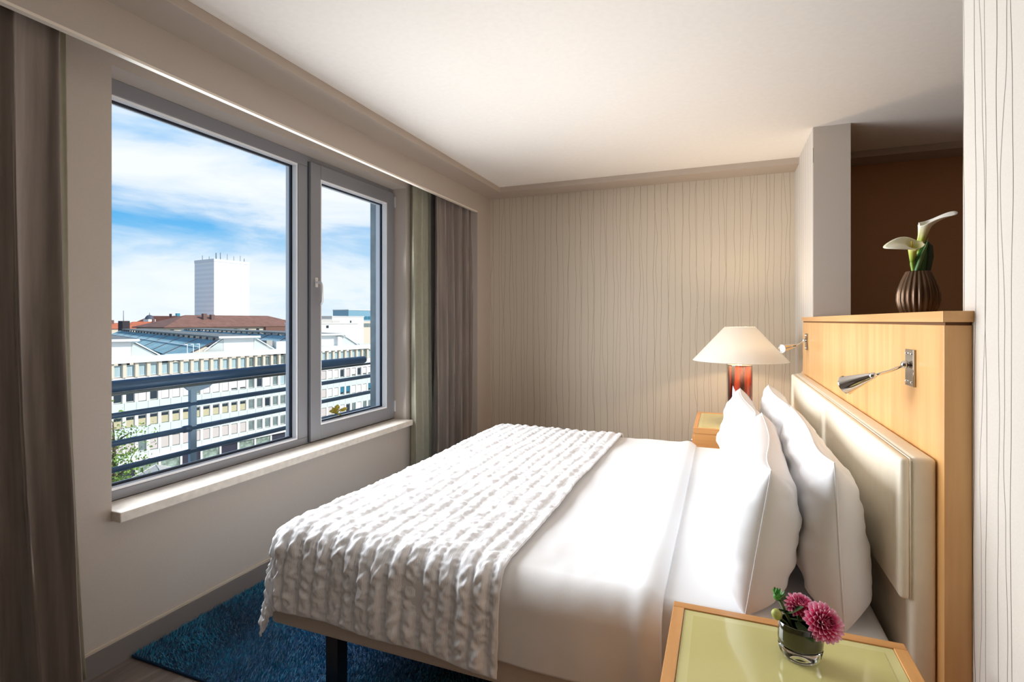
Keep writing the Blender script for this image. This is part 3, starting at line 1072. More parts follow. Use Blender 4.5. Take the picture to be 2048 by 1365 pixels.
def panel_mesh(name, row, f0, f1, y, m):
    t_, b_ = rows[row]
    h = t_ - b_
    me = boxmesh(name, [((-WW / 2 + .05, y, b_ + h * f0 + .01), (WW / 2 - .05, y + .04, b_ + h * f1 - .01))])
    me.materials.append(m)
    return me


cache = {}


def pm(name, row, f0, f1, y, m):
    k = (name, row, f0, f1, y, m.name)
    if k not in cache:
        cache[k] = panel_mesh(name, row, f0, f1, y, m)
    return cache[k]


rr = random.Random(5)
# what each bay shows, read off the photograph: D dark glass, C curtain, G grey glass, B blind down, P pinkish blind, H blind half down,
# Y straw blind with dark strip above, T teal blind
pat = [
    'CCCCCCCCCCCCCCCGGGGGGGGGGCCCCCCCGCCCC',
    'DDDDBDBBBGBBBHHGDBGCBBBBBPBBDPHDHHBBB',
    'YYYYYYYYYYYYYYYGGDGGBBBPBPBBTTBBBTTBB',
    'PBPPGPPPPPPPPPPGGGGGBPDPBPPGBDGBGGBBP']
for n in range(nb0, nb1):
    x = n * BAY
    i = n - nb0
    link('pier', pier_m, None, offb, loc=(x - BAY / 2, 0, 0))
    for me in pier2_m:
        link('pier', me, None, offb, loc=(x - BAY / 2, 0, 0))
    for me in spm:
        link('spandrel', me, None, offb, loc=(x, 0, 0))
    for r in range(4):
        w_ = link('window', wf_m[r], None, offb, loc=(x, 0, 0))
        c = pat[r][i % len(pat[r])]
        if c == 'D':
            link('pane', pm('pane', r, 0, 1, .17, DGLASS), None, w_)
        elif c == 'C':
            link('pane', pm('pane', r, 0, 1, .17, CURT), None, w_)
        elif c == 'G':
            link('pane', pm('pane', r, 0, 1, .17, GGLASS), None, w_)
        elif c == 'B':
            link('blind', pm('blind', r, 0, 1, .02, BLINDW), None, w_)
        elif c == 'P':
            link('blind', pm('blind', r, 0, 1, .04, BLINDP), None, w_)
        elif c == 'H':
            link('pane', pm('pane', r, 0, .18, .17, DGLASS), None, w_)
            link('blind', pm('blind', r, .18, 1, .04, BLINDW), None, w_)
        elif c == 'Y':
            link('pane', pm('pane', r, .68, 1, .17, DGLASS), None, w_)
            link('blind', pm('blind', r, 0, .68, .10, BLINDY), None, w_)
        elif c == 'T':
            link('pane', pm('pane', r, 0, .28, .17, DGLASS), None, w_)
            link('blind', pm('blind', r, .28, 1, .08, TGLASS), None, w_)
box('string_course', (L0, -.35, -15.95), (L1, .30, -15.45), mat('cornice_white', lin((240, 238, 232)), .7), offb)
# shop floor
SHOPD = mat('shop_dark', lin((54, 52, 66)), .3)
SHOPL = mat('shop_display', lin((150, 166, 150)), .4, var=.6, vscale=1.6)
k = 0
x = L0
sm = {}
while x < L1 - 2.6:
    m_ = (SHOPL, SHOPD, SHOPL, SHOPL, SHOPD)[k % 5]
    if m_.name not in sm:
        sm[m_.name] = boxmesh('shop_window', [((.12, .05, GZ + .5), (2.5, .15, -16.0))])
        sm[m_.name].materials.append(m_)
    link('shop_window', sm[m_.name], None, offb, loc=(x, 0, 0))
    box('shop_pier', (x - .13, -.1, GZ), (x + .13, .3, -15.95), WHITEW, offb)
    x += 2.62
    k += 1
# roof top plant
box('roof_unit', (24.0 - 3.2, 1.2, ZT), (24.0 - .4, 2.6, ZT + 1.1), mat('unit_white', lin((222, 222, 218)), .6), offb)
box('roof_unit', (19.4, 1.6, ZT), (20.4, 2.6, ZT + 1.35), mat('unit_grey', lin((170, 166, 156)), .6), offb)
box('roof_unit', (33.2, 1.4, ZT), (34.2, 2.4, ZT + 1.6), mat('unit_white', lin((222, 222, 218)), .6), offb)
for x in (7.2, 8.0, 8.8):
    boxes('ladder_rail', [((x, 1.0, ZT), (x + .06, 1.06, ZT + 1.3)), ((x - .35, 1.0, ZT + 1.2), (x + .06, 1.06, ZT + 1.27))], mat('white_metal', lin((236, 238, 238)), .5), offb)

# ---- glazed roof sheds behind the office parapet
TEAL = mat('roof_glass_teal', lin((96, 142, 158)), .25, var=.25, vscale=.25)
TEALL = mat('roof_glass_pale', lin((150, 186, 196)), .25, var=.15, vscale=.3)
GREYS = mat('roof_slab_grey', lin((126, 126, 120)), .8)
BRD = mat('roof_divider_brown', lin((110, 98, 96)), .8)
GABLE = mat('gable_white', lin((232, 232, 228)), .7)
GABLG = mat('gable_glass', lin((206, 212, 206)), .4)
SHED_L = 100.0
shed_names = ['glazed roof shed with white gable at the near end of the hall behind the offices', 'glazed roof shed with white gable in the middle of the hall behind the offices', 'glazed roof shed with white gable at the far end of the hall behind the offices']


def prism(name, pts, y0, y1, m, parent):
    n_ = len(pts)
    v = [(p[0], y0, p[1]) for p in pts] + [(p[0], y1, p[1]) for p in pts]
    f = [tuple(range(n_)), tuple(range(n_, 2 * n_))[::-1]] + [(i, n_ + i, n_ + (i + 1) % n_, (i + 1) % n_) for i in range(n_)]
    return pymesh(name, v, f, m, parent)


def slopebar(name, xa, za, xb, zb, y0, y1, th, m, parent):
    d = Vector((xb - xa, 0, zb - za)).normalized()
    nn_ = Vector((-d.z, 0, d.x))
    if nn_.z < 0:
        nn_ = -nn_
    o_ = nn_ * th
    return prism(name, [(xa, za), (xb, zb), (xb + o_.x, zb + o_.z), (xa + o_.x, za + o_.z)], y0, y1, m, parent)


ca, sa = math.cos(CITYA), math.sin(CITYA)
for k, xl in enumerate((-1.2, 15.2, 32.4)):
    base = Vector((-66.65 + ca * xl - sa * 2.2, 42.49 + sa * xl + ca * 2.2, 0))
    t = thing('glazed_roof_shed', base, CITYA - R(17), label=shed_names[k], cat='roof', group='glazed sheds of the hall roof')
    zr = -1.15
    prism('gable', [(-2.0, ZT), (2.1, ZT), (2.1, zr - .1), (-2.0, zr - .1)], -.02, .3, GABLE, t)
    prism('gable_glass', [(-4.3, ZT), (-2.03, ZT), (-2.03, zr - .15)], 0, .2, GABLG, t)
    prism('gable_glass', [(2.13, ZT), (4.8, ZT), (2.13, zr - .15)], 0, .2, GABLG, t)
    slopebar('gable_edge', -4.6, ZT, -2.05, zr, -.2, .1, .14, GABLE, t)
    slopebar('gable_edge', 2.1, zr, 5.0, ZT, -.2, .1, .14, GABLE, t)
    box('roof_slab', (-2.7, -.7, zr), (2.8, SHED_L, zr + .22), GREYS, t)
    box('slab_edge', (-2.78, -.75, zr - .05), (2.88, -.6, zr + .26), GABLE, t)
    yy = .3
    q = 0
    while yy < SHED_L - 1:
        slopebar('roof_glazing', -9.0, ZT - 1.6, -2.7, zr - .42, yy + .5, yy + 11.2, .05, TEAL, t)
        slopebar('roof_glazing', 2.8, zr - .42, 9.0, ZT - 1.6, yy + .5, yy + 11.2, .05, TEAL, t)
        for i in range(10):
            slopebar('glazing_bar', -9.0, ZT - 1.6, -2.7, zr - .42, yy + .9 + i * 1.08, yy + .98 + i * 1.08, .13, TEALL, t)
        slopebar('roof_divider', -9.0, ZT - 1.6, -2.7, zr - .42, yy - .25, yy + .48, .12, BRD, t)
        yy += 11.5
    slopebar('white_rail', -4.9, zr - 1.35, -4.75, zr - 1.30, 2, SHED_L, .06, GABLE, t)
    for y_ in range(2, 98, 4):
        link('beam_bracket', cache.setdefault('bracket', boxmesh('beam_bracket', [((-2.9, 0, zr - .35), (-2.6, .25, zr))])), BRD, t, loc=(0, y_, 0))

# ---- brown hipped roof block, tower, terracotta roofs and the blocks on the far side


def at_city(u, t):
    return site(u, t, 0)


def hip(name, w, d, z0, z1, inset, m, parent, over=.6):
    v = [(-over, -over, z0), (w + over, -over, z0), (w + over, d + over, z0), (-over, d + over, z0), (inset, d / 2, z1), (w - inset, d / 2, z1)]
    f = [(0, 1, 5, 4), (1, 2, 5), (2, 3, 4, 5), (3, 0, 4), (3, 2, 1, 0)]
    return pymesh(name, v, f, m, parent)


BROWN = mat('roof_tile_brown', lin((140, 100, 84)), .9, var=.18, vscale=.5)
ORANGE = mat('roof_tile_orange', lin((200, 112, 78)), .9, var=.15, vscale=.5)
p = at_city(330, 192)
bb_ = thing('hip_roof_building', (p.x, p.y, 0), CITYA, label='cream building with a long brown hipped tile roof in front of the tower', cat='building')
box('wall', (.5, .5, GZ), (61.5, 21.5, -.95), CREAMF, bb_)
hip('roof', 62, 22, -1.0, 3.6, 13, BROWN, bb_)
box('eave', (-.6, -.6, -1.3), (62.6, 22.6, -1.01), mat('eave_brown', lin((92, 64, 52)), .8), bb_)
for x, h in ((12.0, 1.6), (14.2, 1.2)):
    ch = box('chimney', (x * 1.45, 6.2, .6), (x * 1.45 + 1.4, 7.6, 2.6 + h), mat('chimney', lin((120, 96, 88)), .9), bb_)
box('dormer_block', (40, -.55, -3.2), (50, .5, -1.05), mat('dormer_brown', lin((126, 92, 80)), .9), bb_)
for i in range(12):
    link('window', (cache.setdefault('hw', boxmesh('window', [((0, .40, -3.9), (1.3, .52, -1.9))]))), DGLASS, bb_, loc=(2 + i * 4.9, 0, 0))

p = at_city(428, 300)
tw = thing('tower_block', (p.x, p.y, 0), CITYA, label='tall pale tower block rising over the rooftops', cat='building')


def towermat(name, base, win_):
    m = bpy.data.materials.new(name)
    m.use_nodes = True
    nt = m.node_tree
    b = nt.nodes['Principled BSDF']
    b.inputs['Roughness'].default_value = .7
    tc = N(nt, 'ShaderNodeTexCoord')
    sep = N(nt, 'ShaderNodeSeparateXYZ')
    nt.links.new(tc.outputs['Object'], sep.inputs[0])
    h = M(nt, 'FRACT', M(nt, 'DIVIDE', M(nt, 'ADD', sep.outputs[0], sep.outputs[1]), 1.25))
    v = M(nt, 'FRACT', M(nt, 'DIVIDE', sep.outputs[2], 2.6))
    f = M(nt, 'MULTIPLY', M(nt, 'GREATER_THAN', h, .45), M(nt, 'GREATER_THAN', v, .5))
    nt.links.new(mixc(nt, f, base, win_), b.inputs['Base Color'])
    return m


box('shaft', (0, 0, GZ), (21.5, 19.5, 35.0), towermat('tower_wall', lin((240, 238, 234)), lin((222, 222, 222))), tw)
box('crown', (-.15, -.15, 35.0), (21.65, 19.65, 36.6), mat('tower_crown', lin((222, 222, 222)), .8), tw)
for x, y, h, r_ in ((2, 15, 2.2, .16), (4.2, 12, 1.8, .16), (3, 3, 2.9, .3), (5.5, 3, 3.2, .22), (9, 2, 2.9, .12), (13, 2, 2.2, .12), (17, 2, 2.8, .12), (19.5, 2, 1.6, .2)):
    tube('antenna', [(x, y, 36.6), (x, y, 36.6 + h * 1.3)], r_, mat('antenna', lin((120, 134, 142)), .6), tw, 6)

roofs = [(231 - 60, 225, 34, 14, -2.2, .35, ORANGE, 'low building with terracotta roof beside the window jamb'),
         (262, 260, 36, 14, -2.0, .9, ORANGE, 'terracotta roofed building beyond the glazed hall'),
         (300, 300, 40, 16, .2, 4.2, ORANGE, 'orange tiled roof peeking out behind the brown hipped roof')]
for u, t_, w, d, z0, z1, m_, lab in roofs:
    p = at_city(u, t_)
    h_ = thing('tiled_house', (p.x, p.y, 0), CITYA, label=lab, cat='building', group='tiled roofs on the skyline')
    box('wall', (0, 0, GZ), (w, d, z0), CREAMF, h_)
    hip('roof', w, d, z0, z1, 4, m_, h_)
    box('chimney', (w * .35, d * .4, z0), (w * .35 + 1, d * .4 + 1, z1 + 1.3), mat('chimney', lin((120, 96, 88)), .9), h_)
p = at_city(247, 200)
ch_ = thing('roof_mast', (p.x, p.y, 0), label='thin mast on a dark rooftop box near the window jamb', cat='antenna')
box('housing', (-1.2, -1.2, GZ), (1.4, 1.4, 1.3), mat('housing_dark', lin((58, 52, 56)), .8), ch_)
tube('mast', [(0, 0, 1.3), (0, 0, 5.2)], .12, mat('antenna', lin((120, 134, 142)), .6), ch_, 6)
p = at_city(299, 288)
cu = thing('domed_turret', (p.x, p.y, 0), label='small white turret with dark dome on the skyline', cat='tower')
box('shaft', (-2, -2, GZ), (2, 2, 2.2), WHITEW, cu)
lathe('dome', [(2.1, 2.2), (2.0, 3.2), (1.2, 4.2), (.15, 4.6), (.12, 5.6), (.0001, 5.8)], mat('dome_dark', lin((84, 88, 100)), .6), cu, 16)
for u, w, v0 in ((344, 5.0, 10.0), (354, 5.0, 14.0)):
    p = at_city(u, 900)
    gt = thing('glass_tower', (p.x, p.y, 0), CITYA, label='tiny teal glass tower on the horizon, %s of the pair' % ('shorter with slanted top' if u == 344 else 'taller with flat top'), cat='tower', group='twin glass towers on the horizon')
    v = [(0, 0, GZ), (w, 0, GZ), (w, 5, GZ), (0, 5, GZ), (0, 0, v0 - (4 if u == 344 else 0)), (w, 0, v0), (w, 5, v0), (0, 5, v0 - (4 if u == 344 else 0))]
    pymesh('shaft', v, [(0, 1, 5, 4), (1, 2, 6, 5), (2, 3, 7, 6), (3, 0, 4, 7), (4, 5, 6, 7)], mat('tower_teal', lin((58, 140, 160)), .4), gt)
    box('plinth', (-1, -1, GZ), (w + 1, 6, GZ + 6), mat('tower_plinth', lin((90, 150, 165)), .5), gt)


def block(u, t_, w, d, z1, m_, lab, wins=None, wm=DGLASS, extra=None):
    p = at_city(u, t_)
    b_ = thing('city_block', (p.x, p.y, 0), CITYA, label=lab, cat='building', group='office blocks on the skyline')
    box('wall', (0, 0, GZ), (w, d, z1), m_, b_)
    box('parapet', (-.2, -.2, z1), (w + .2, d + .2, z1 + .4), WHITEW, b_)
    for (x0, x1, za, zb) in wins or ():
        wn = box('window', (x0, -.12, za), (x1, .1, zb), wm, b_)
    for (x0, x1, y0, y1, zz) in extra or ():
        box('roof_unit', (x0, y0, z1 + .4), (x1, y1, zz), mat('unit_pale', lin((196, 190, 182)), .7), b_)
    return b_


block(612, 200, 26, 12, .1, WHITEW, 'plain white block seen through the casement beyond the glazed roofs', [(9.5, 10.6, -1.5, -.5)], extra=[(8, 14, 2, 6, 2.0), (15, 19, 3, 8, 1.4)])
block(664, 248, 20, 10, 3.2, WHITEW, 'tall white block with flat roof seen through the casement', [(11, 11.8, -.6, 1.4)])
block(690, 285, 44, 14, .9, CREAMF, 'cream block with a ribbon of dark windows seen through the casement', [(1 + 4.2 * i, 4.9 + 4.2 * i, -2.2, -.1) for i in range(7)], wm=GGLASS)
block(697, 330, 30, 14, 8.0, mat('facade_bluegrey', lin((128, 168, 184)), .4), 'blue glass block highest on the skyline behind the casement', [(.8 + 3.8 * i, 4.2 + 3.8 * i, 2.2, 4.2) for i in range(6)], wm=TGLASS, extra=[(14, 18, 3, 6, 8.2)])
block(562, 270, 16, 9, 1.9, WHITEW, 'pale rooftop block just left of the window mullion on the skyline', [(9.5, 10.3, .2, 1.2), (11.2, 12, .2, 1.2)])

# ---- street trees and parasols below
LEAFG = mat('leaf_green', lin((120, 150, 62)), .7, var=.5, vscale=1.2)
BARK = mat('bark', lin((92, 76, 62)), .9)


def tree(u, t_, z1, crown_h, rad, label, seed, nleaf=2600):
    rs = np.random.default_rng(seed)
    p = site(u, t_, GZ)
    t = thing('street_tree', p, label=label, cat='tree', group='street trees below the window')
    H = z1 - GZ
    tube('trunk', [(0, 0, 0), (.1, 0, H * .4), (0, .1, H * .75), (0, 0, H * .95)], [.28, .22, .14, .04], BARK, t, 8)
    for k in range(7):
        a_ = k * 2.4
        z_ = H - crown_h * (.2 + .09 * k)
        tube('branch', [(0, 0, z_ - .8), (math.cos(a_) * rad * .4, math.sin(a_) * rad * .4, z_), (math.cos(a_) * rad * .8, math.sin(a_) * rad * .8, z_ + .5)], [.09, .06, .02], BARK, t, 6)
    d = rs.normal(size=(nleaf, 3))
    d /= np.linalg.norm(d, axis=1, keepdims=True)
    rr_ = rs.random(nleaf) ** .45 * (1 + .35 * np.sin(d[:, 0] * 5 + seed) * np.cos(d[:, 2] * 6))
    c = d * rr_[:, None] * np.array([rad, rad, crown_h / 2]) + np.array([0, 0, H - crown_h / 2])
    u1 = rs.normal(size=(nleaf, 3))
    u1 /= np.linalg.norm(u1, axis=1, keepdims=True)
    u2 = np.cross(u1, rs.normal(size=(nleaf, 3)))
    u2 /= np.linalg.norm(u2, axis=1, keepdims=True)
    sz = rs.uniform(.07, .15, nleaf)[:, None]
    P = np.stack([c - u1 * sz, c + u2 * sz * .6, c + u1 * sz, c - u2 * sz * .6], 1).reshape(-1, 3)
    F_ = np.arange(nleaf * 4).reshape(-1, 4)
    o = pymesh('foliage', P, F_, LEAFG, t)
    o['kind'] = 'stuff'


tree(226, 40, -5.6, 9.0, 2.6, 'tall leafy street tree half hidden by the window jamb', 3)
tree(243, 47.5, -12.8, 4.2, 2.6, 'low leafy street tree at the lower window corner beside the parasols', 4)
CANV = mat('canvas_grey', lin((176, 172, 166)), .85)
for k, (u, t_, lab) in enumerate(((242, 54.5, 'large grey canvas parasol on the square beside the low tree'), (312, 60.8, 'large grey canvas parasol in front of the shop windows'))):
    p = site(u, t_, GZ)
    t = thing('market_parasol', p, R(30), label=lab, cat='parasol', group='grey parasols on the square')
    tube('pole', [(0, 0, 0), (0, 0, 4.55)], .05, STEEL, t, 8)
    w = 2.5
    v = [(-w, -w, 3.0), (w, -w, 3.0), (w, w, 3.0), (-w, w, 3.0), (0, 0, 4.4), (-w, -w, 2.75), (w, -w, 2.75), (w, w, 2.75), (-w, w, 2.75)]
    pymesh('canopy', v, [(0, 1, 4), (1, 2, 4), (2, 3, 4), (3, 0, 4), (5, 6, 1, 0), (6, 7, 2, 1), (7, 8, 3, 2), (8, 5, 0, 3)], CANV, t)
    for i in range(4):
        tube('rib', [(v[i][0], v[i][1], 3.02), (0, 0, 4.43)], .04, WHITEW, t, 6)
# ---------------------------------------------------------------- END OF PART 3
# ---------------------------------------------------------------- yellow leaves on the outer ledge
yl = thing('yellow_leaf_sprig', (-2.402, 2.868, .712), label='sprig of yellow autumn leaves on the outer ledge below the casement', cat='leaves')
YEL = translucent('leaf_yellow', lin((240, 214, 96)), .5, var=.25)
tube('stem', [(-.02, -.03, .004), (0, 0, .02), (.01, .03, .045)], .002, mat('stem_green', lin((70, 110, 50)), .6), yl, 6)


def leafmesh(name, L, W, cup=.15, nseg=5):
    v, f = [], []
    for i in range(nseg + 1):
        t_ = i / nseg
        w = W * math.sin(math.pi * (t_ * .86 + .10)) ** .8
        zc = cup * L * (t_ ** 2)
        v += [(-w / 2, L * t_, zc + cup * W * .6), (0, L * t_, zc), (w / 2, L * t_, zc + cup * W * .6)]
    for i in range(nseg):
        for k in range(2):
            a_ = i * 3 + k
            f.append((a_, a_ + 1, a_ + 4, a_ + 3))
    me = bpy.data.meshes.new(name)
    me.from_pydata(v, [], f)
    me.update()
    me.polygons.foreach_set('use_smooth', [True] * len(me.polygons))
    return me


lm = leafmesh('leaf', .048, .032)
lm.materials.append(YEL)
for k in range(16):
    o = link('leaf', lm, None, yl, loc=(random.uniform(-.015, .015), random.uniform(-.028, .028), random.uniform(.012, .045)), rot=(random.uniform(-.6, 1.2), random.uniform(-.8, .8), random.uniform(0, 6.28)))

# ---------------------------------------------------------------- ribbed vase with calla lilies on the partition shelf
VX, VY, VZ = .63, 2.23, 1.3715
BRONZE = mat('bronze_glaze', lin((104, 80, 60)), .26, metal=.55, var=.4, vscale=30, stretch=(1, 1, .3))
rv = thing('ribbed_vase', (VX, VY, VZ), label='dark bronze ribbed egg vase on the maple shelf', cat='vase')
prof = [(.0001, .0), (.040, .0), (.047, .006), (.0535, .022), (.0585, .045), (.0580, .065), (.0540, .085), (.0475, .105), (.0400, .123), (.0340, .136), (.0320, .1395), (.0295, .1385), (.030, .130), (.034, .11), (.0001, .06)]
prof = [(r_ * 1.04, z_ * 1.08) for r_, z_ in prof]
lathe('body', prof, BRONZE, rv, 132, ribs=22, ribamp=.10)
SPW = mat('calla_white', lin((246, 244, 226)), .5, sheen=.1)


def spathe_mat():
    m = bpy.data.materials.new('calla_spathe')
    m.use_nodes = True
    nt = m.node_tree
    b = nt.nodes['Principled BSDF']
    b.inputs['Roughness'].default_value = .45
    b.inputs['Subsurface Weight'].default_value = .15
    b.inputs['Subsurface Radius'].default_value = (.01, .01, .004)
    tc = N(nt, 'ShaderNodeTexCoord')
    sep = N(nt, 'ShaderNodeSeparateXYZ')
    nt.links.new(tc.outputs['Object'], sep.inputs[0])
    nt.links.new(ramp(nt, M(nt, 'DIVIDE', sep.outputs[2], .10, clamp=True), [(0, lin((120, 160, 50))), (.42, lin((196, 206, 96))), (.68, lin((240, 234, 190))), (1, lin((248, 247, 238)))]), b.inputs['Base Color'])
    return m


SPM = spathe_mat()


def calla(base, loc, yaw, tilt, label, L=.12, open_=1.0, bend=0.0, wide=3.0, nod=30):
    """funnel spathe: a rolled cone whose front edge flares into a curling, pointed lip"""
    t = thing('calla_lily', loc, label=label, cat='flower', group='calla lilies in the ribbed vase')
    nu, nv = 44, 26
    P = np.zeros((nu, nv, 3))
    for i in range(nu):
        an = -math.pi + 2 * math.pi * i / (nu - 1)       # 0 = direction of the tip
        lip = (.5 + .5 * math.cos(an))
        for j in range(nv):
            v = j / (nv - 1)
            top = .62 + .38 * lip ** 1.3                    # rim height falls towards the back seam
            h = v * top
            r = .0065 + .013 * h ** .9 + open_ * .020 * max(0, v - .55) ** 1.5 * 2.4
            z = L * h
            k_ = max(0, v - .6) / .4
            ex = open_ * .050 * lip ** wide * k_ ** 1.6        # tip pulled forward
            z -= open_ * .020 * lip ** wide * k_ ** 2.2
            x = r * math.cos(an) + ex + bend * h ** 2
            y = r * math.sin(an) * (1 + .25 * k_ * open_)
            if abs(an) > 2.6:
                x += .003 * (1 if an > 0 else -1)
            P[i, j] = (x, y, z + .004 * math.sin(3 * an) * k_)
    o = gridmesh('spathe', P, SPM, t)
    o.rotation_euler = (Matrix.Rotation(R(nod), 3, 'X') @ Matrix.Rotation(yaw, 3, 'Z') @ Matrix.Rotation(tilt, 3, 'Y')).to_euler()
    md = o.modifiers.new('thickness', 'SOLIDIFY')
    md.thickness = .0012
    tube('spadix', [(0, 0, .02), (.001, 0, .05), (.004, 0, .08)], [.003, .0035, .002], mat('spadix', lin((226, 190, 60)), .6), o, 8)
    b = Vector(base) - Vector(loc)
    tube('stem', [b, b.lerp(Vector((0, 0, -.02)), .5) + Vector((.002, 0, 0)), Vector((0, 0, -.01)), Vector((0, 0, .012))], [.0055, .0058, .006, .0066], mat('calla_stem', lin((132, 166, 62)), .5), t, 10)
    return t


calla((VX - .006, VY, VZ + .09), (VX - .020, VY - .012, VZ + .185), R(196), R(8), 'white calla lily opening towards the window', .105, 1.1, 0, 2.2, 34)
calla((VX + .006, VY, VZ + .09), (VX + .004, VY + .004, VZ + .222), R(8), R(4), 'cream calla lily with its lip curling away from the window', .145, .70, .030, 1.5, 14)
LG = mat('calla_leaf', lin((58, 110, 50)), .45, var=.25, vscale=40)
LG2 = mat('calla_leaf_dark', lin((34, 62, 34)), .45)


def blade(name, pts, widths, m, parent, facing):
    v, f = [], []
    fx = Vector(facing).normalized()
    for p, w in zip(pts, widths):
        p = Vector(p)
        v += [p - fx * w / 2, p + Vector((0, 0, 0)) + Vector((fx.y, -fx.x, 0)) * w * .12, p + fx * w / 2]
    for i in range(len(pts) - 1):
        for k in range(2):
            a_ = i * 3 + k
            f.append((a_, a_ + 1, a_ + 4, a_ + 3))
    o = pymesh(name, v, f, m, parent, smooth=True)
    md = o.modifiers.new('thickness', 'SOLIDIFY')
    md.thickness = .001
    return o


for nm, lab, m_, pts, ws, fc in (
        ('calla_leaf', 'broad dark green leaf at the back of the ribbed vase', LG2, [(.014, .004, .11), (.022, .006, .155), (.028, .008, .20), (.030, .006, .238), (.026, .004, .256)], [.022, .040, .046, .034, .004], (.9, .3, 0)),
        ('calla_leaf', 'mid green leaf between the calla stems', LG, [(.0, -.008, .09), (.002, -.012, .15), (.006, -.012, .20), (.018, -.01, .236)], [.02, .034, .036, .010], (.95, .2, 0)),
        ('calla_leaf', 'narrow pale green leaf blade crossing in front of the calla stems', mat('calla_leaf_pale', lin((112, 150, 100)), .45), [(-.018, -.016, .10), (-.012, -.020, .14), (.002, -.022, .19), (.018, -.02, .235), (.024, -.018, .262)], [.006, .012, .014, .008, .001], (.8, .1, 0))):
    t = thing(nm, (VX, VY, VZ), label=lab, cat='leaf', group='calla leaves in the ribbed vase')
    blade('blade', pts, ws, m_, t, fc)
    tube('stalk', [(pts[0][0] * .6, pts[0][1] * .6, .062), (pts[0][0] * .9, pts[0][1] * .9, .085), pts[0]], [.003, .003, .002], LG, t, 6)

# ---------------------------------------------------------------- glass vase with dahlias on the near nightstand
DX, DY, DZ = .150, 1.245, .6476
vs_ = thing('glass_vase', (DX, DY, DZ), label='low oval dark green glass vase with a clear thick foot on the nightstand', cat='vase')
CLEAR = mat('clear_glass', (.97, .98, .97), .02, trans=1.0, ior=1.46)
OLIVE = mat('olive_glass', lin((40, 40, 10)), .04, coat=1.0, spec=.7)
DKW = mat('vase_water', lin((26, 26, 8)), .05)
lathe('foot', [(.0001, 0), (.026, 0), (.034, .004), (.039, .013), (.042, .027), (.041, .0285), (.0001, .0285)], CLEAR, vs_, 48, sy=.86)
lathe('bowl', [(.0001, .029), (.041, .029), (.0425, .034), (.043, .045), (.0415, .062), (.0395, .074), (.0385, .075), (.0375, .0735), (.039, .06), (.0395, .052)], OLIVE, vs_, 56, sy=.86)
lathe('water', [(.0392, .053), (.0001, .053)], DKW, vs_, 40, sy=.86)
STEMG = mat('dahlia_stem', lin((74, 92, 36)), .5)


def petal_mesh(name, L, W, cup):
    v, f = [], []
    ns = 5
    for i in range(ns + 1):
        t_ = i / ns
        w = W * (math.sin(math.pi * min(t_ * .80 + .16, .97)) ** .7)
        roll = cup * (1 - .55 * t_)
        z = L * (.05 * math.sin(t_ * 3.1) + .10 * t_ * t_)
        for k in (-1, -.5, 0, .5, 1):
            v.append((w / 2 * k * (1 - .15 * abs(k) * roll), L * t_, z + W * .42 * roll * k * k))
    for i in range(ns):
        for k in range(4):
            a_ = i * 5 + k
            f.append((a_, a_ + 1, a_ + 6, a_ + 5))
    me = bpy.data.meshes.new(name)
    me.from_pydata(v, [], f)
    me.update()
    me.polygons.foreach_set('use_smooth', [True] * len(me.polygons))
    return me


def petalmat(name, base, tip):
    m = bpy.data.materials.new(name)
    m.use_nodes = True
    nt = m.node_tree
    b = nt.nodes['Principled BSDF']
    b.inputs['Roughness'].default_value = .5
    b.inputs['Sheen Weight'].default_value = .2
    tc = N(nt, 'ShaderNodeTexCoord')
    sep = N(nt, 'ShaderNodeSeparateXYZ')
    nt.links.new(tc.outputs['Generated'], sep.inputs[0])
    nt.links.new(ramp(nt, sep.outputs[1], [(0, base), (.6, base), (.97, tip)]), b.inputs['Base Color'])
    return m


PM1 = petalmat('petal_pink', lin((236, 66, 140)), lin((255, 222, 238)))
PM2 = petalmat('petal_deep', lin((176, 30, 80)), lin((236, 124, 166)))
pmesh = []
for L, W, cup, m_ in ((.0225, .0135, .9, PM1), (.020, .0115, 1.0, PM1), (.015, .0085, 1.3, PM2), (.011, .006, 1.6, PM2)):
    me = petal_mesh('petal', L, W, cup)
    me.materials.append(m_)
    pmesh.append(me)


def dahlia(loc, axis, rad, n, label, base):
    t = thing('dahlia', loc, label=label, cat='flower', group='pink dahlias in the glass vase')
    q = Vector((0, 0, 1)).rotation_difference(Vector(axis).normalized()).to_matrix().to_4x4()
    core = lathe('calyx', [(.0001, -.016), (.008, -.013), (.014, -.004), (.012, .006), (.0001, .010)], STEMG, t, 14)
    core.matrix_local = q
    sc = rad / .038
    for i in range(n):
        fr = (i + .5) / n                # 0 centre .. 1 rim
        an = i * 2.39996
        psi = R(4 + 118 * fr ** .70)       # polar angle on the flower ball
        k = 3 if fr < .07 else 2 if fr < .22 else 1 if fr < .5 else 0
        rs_ = .0165 - .004 * (1 - fr)
        pos = Vector((math.sin(psi) * rs_ * .85, 0, math.cos(psi) * rs_ * .55))
        el = R(90) - psi + R(20) * (1 - fr) * 0 + R(12)
        M1 = Matrix.Rotation(an, 4, 'Z') @ Matrix.Translation(pos * sc) @ Matrix.Rotation(-math.pi / 2, 4, 'Z') @ Matrix.Rotation(el, 4, 'X') @ Matrix.Rotation(random.uniform(-.15, .15), 4, 'Y') @ Matrix.Scale(sc * random.uniform(.92, 1.08), 4)
        o = link('petal', pmesh[k], None, t)
        o.matrix_local = q @ M1
    b = Vector(base) - Vector(loc)
    ax = Vector(axis).normalized()
    e = -ax * .014
    tube('stem', [b, b.lerp(e, .55) + Vector((0, 0, -.004)), e - ax * .012, e], [.003, .003, .0032, .0034], STEMG, t, 8)
    return t


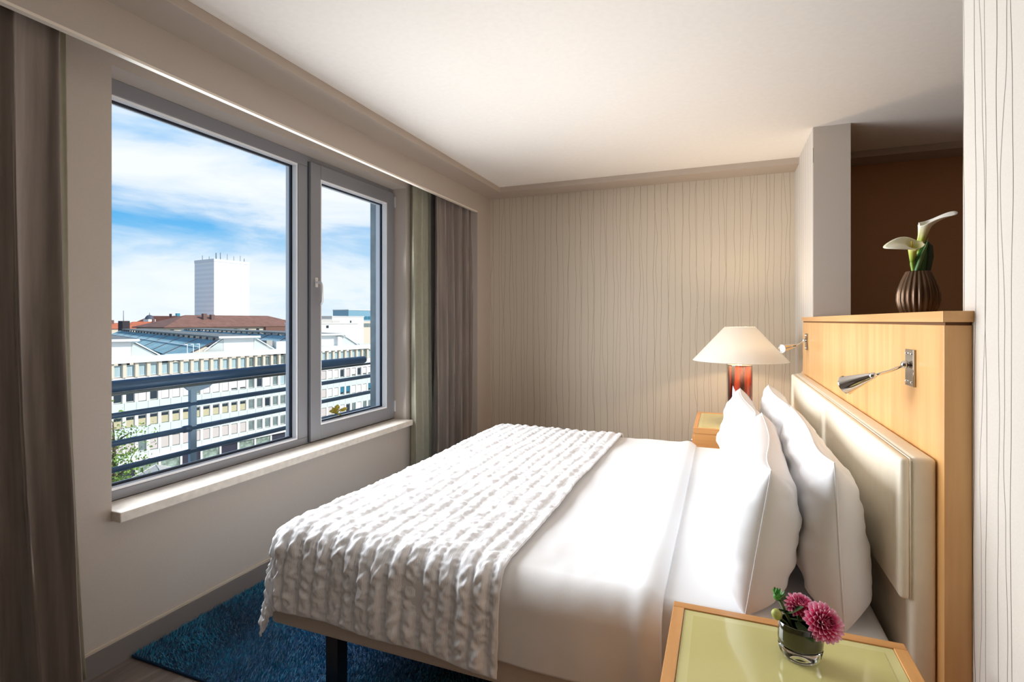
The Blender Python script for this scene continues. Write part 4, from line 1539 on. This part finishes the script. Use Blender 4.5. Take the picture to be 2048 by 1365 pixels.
dahlia((DX + .040, DY - .012, DZ + .088), (.50, -.66, .55), .0415, 118, 'larger pink dahlia leaning over the vase rim away from the window', (DX + .01, DY - .005, DZ + .03))
dahlia((DX + .002, DY + .020, DZ + .098), (.10, -.25, .95), .033, 104, 'smaller pink dahlia standing upright at the back of the vase', (DX + .005, DY + .004, DZ + .03))
# buds
bd = thing('dahlia_bud', (DX - .044, DY - .004, DZ + .084), label='round pale green dahlia bud at the vase rim', cat='flower', group='dahlia buds in the glass vase')
lathe('bud', [(.0001, -.011), (.006, -.0095), (.010, -.004), (.0105, .002), (.0085, .008), (.004, .0115), (.0001, .012)], mat('bud_green', lin((176, 178, 92)), .5, var=.25, vscale=90), bd, 18, ribs=9, ribamp=.12, rot=(R(18), R(-25), 0))
tube('stem', [(.034, .004, -.045), (.018, .004, -.016), (.006, .0, -.006)], [.0024, .0024, .003], STEMG, bd, 8)
bd2 = thing('dahlia_bud', (DX - .042, DY + .016, DZ + .112), label='leafy green dahlia bud rising highest at the window side of the vase', cat='flower', group='dahlia buds in the glass vase')
BUDG = mat('bud_leaf_green', lin((70, 140, 56)), .45, var=.35, vscale=70)
lathe('bud', [(.0001, -.008), (.005, -.006), (.008, .0), (.006, .007), (.0001, .011)], BUDG, bd2, 14)
lm2 = leafmesh('sepal', .021, .009, .35)
lm2.materials.append(BUDG)
for k in range(11):
    link('sepal', lm2, None, bd2, loc=(0, 0, -.004), rot=(R(random.uniform(10, 75)), 0, k * 2.399))
tube('stem', [(.036, -.012, -.08), (.022, -.006, -.04), (.005, 0, -.006)], [.003, .003, .0034], STEMG, bd2, 8)
lm3 = leafmesh('leaf', .050, .020, .12)
lm3.materials.append(mat('dahlia_leaf', lin((52, 84, 36)), .5, var=.3, vscale=50))
link('leaf', lm3, None, bd2, loc=(.012, -.004, -.028), rot=(R(30), R(20), R(-110)))
link('leaf', lm3, None, bd2, loc=(.020, -.006, -.040), rot=(R(-10), R(-15), R(-70)))
for lx, ly, lz, r3, sc_ in ((.030, .012, -.034, (R(18), R(30), R(150)), .9), (.034, -.020, -.036, (R(-24), R(10), R(-150)), 1.0), (.026, .020, -.022, (R(40), R(-20), R(60)), .8)):
    o = link('leaf', lm3, None, bd2, loc=(lx, ly, lz), rot=r3)
    o.scale = (sc_,) * 3
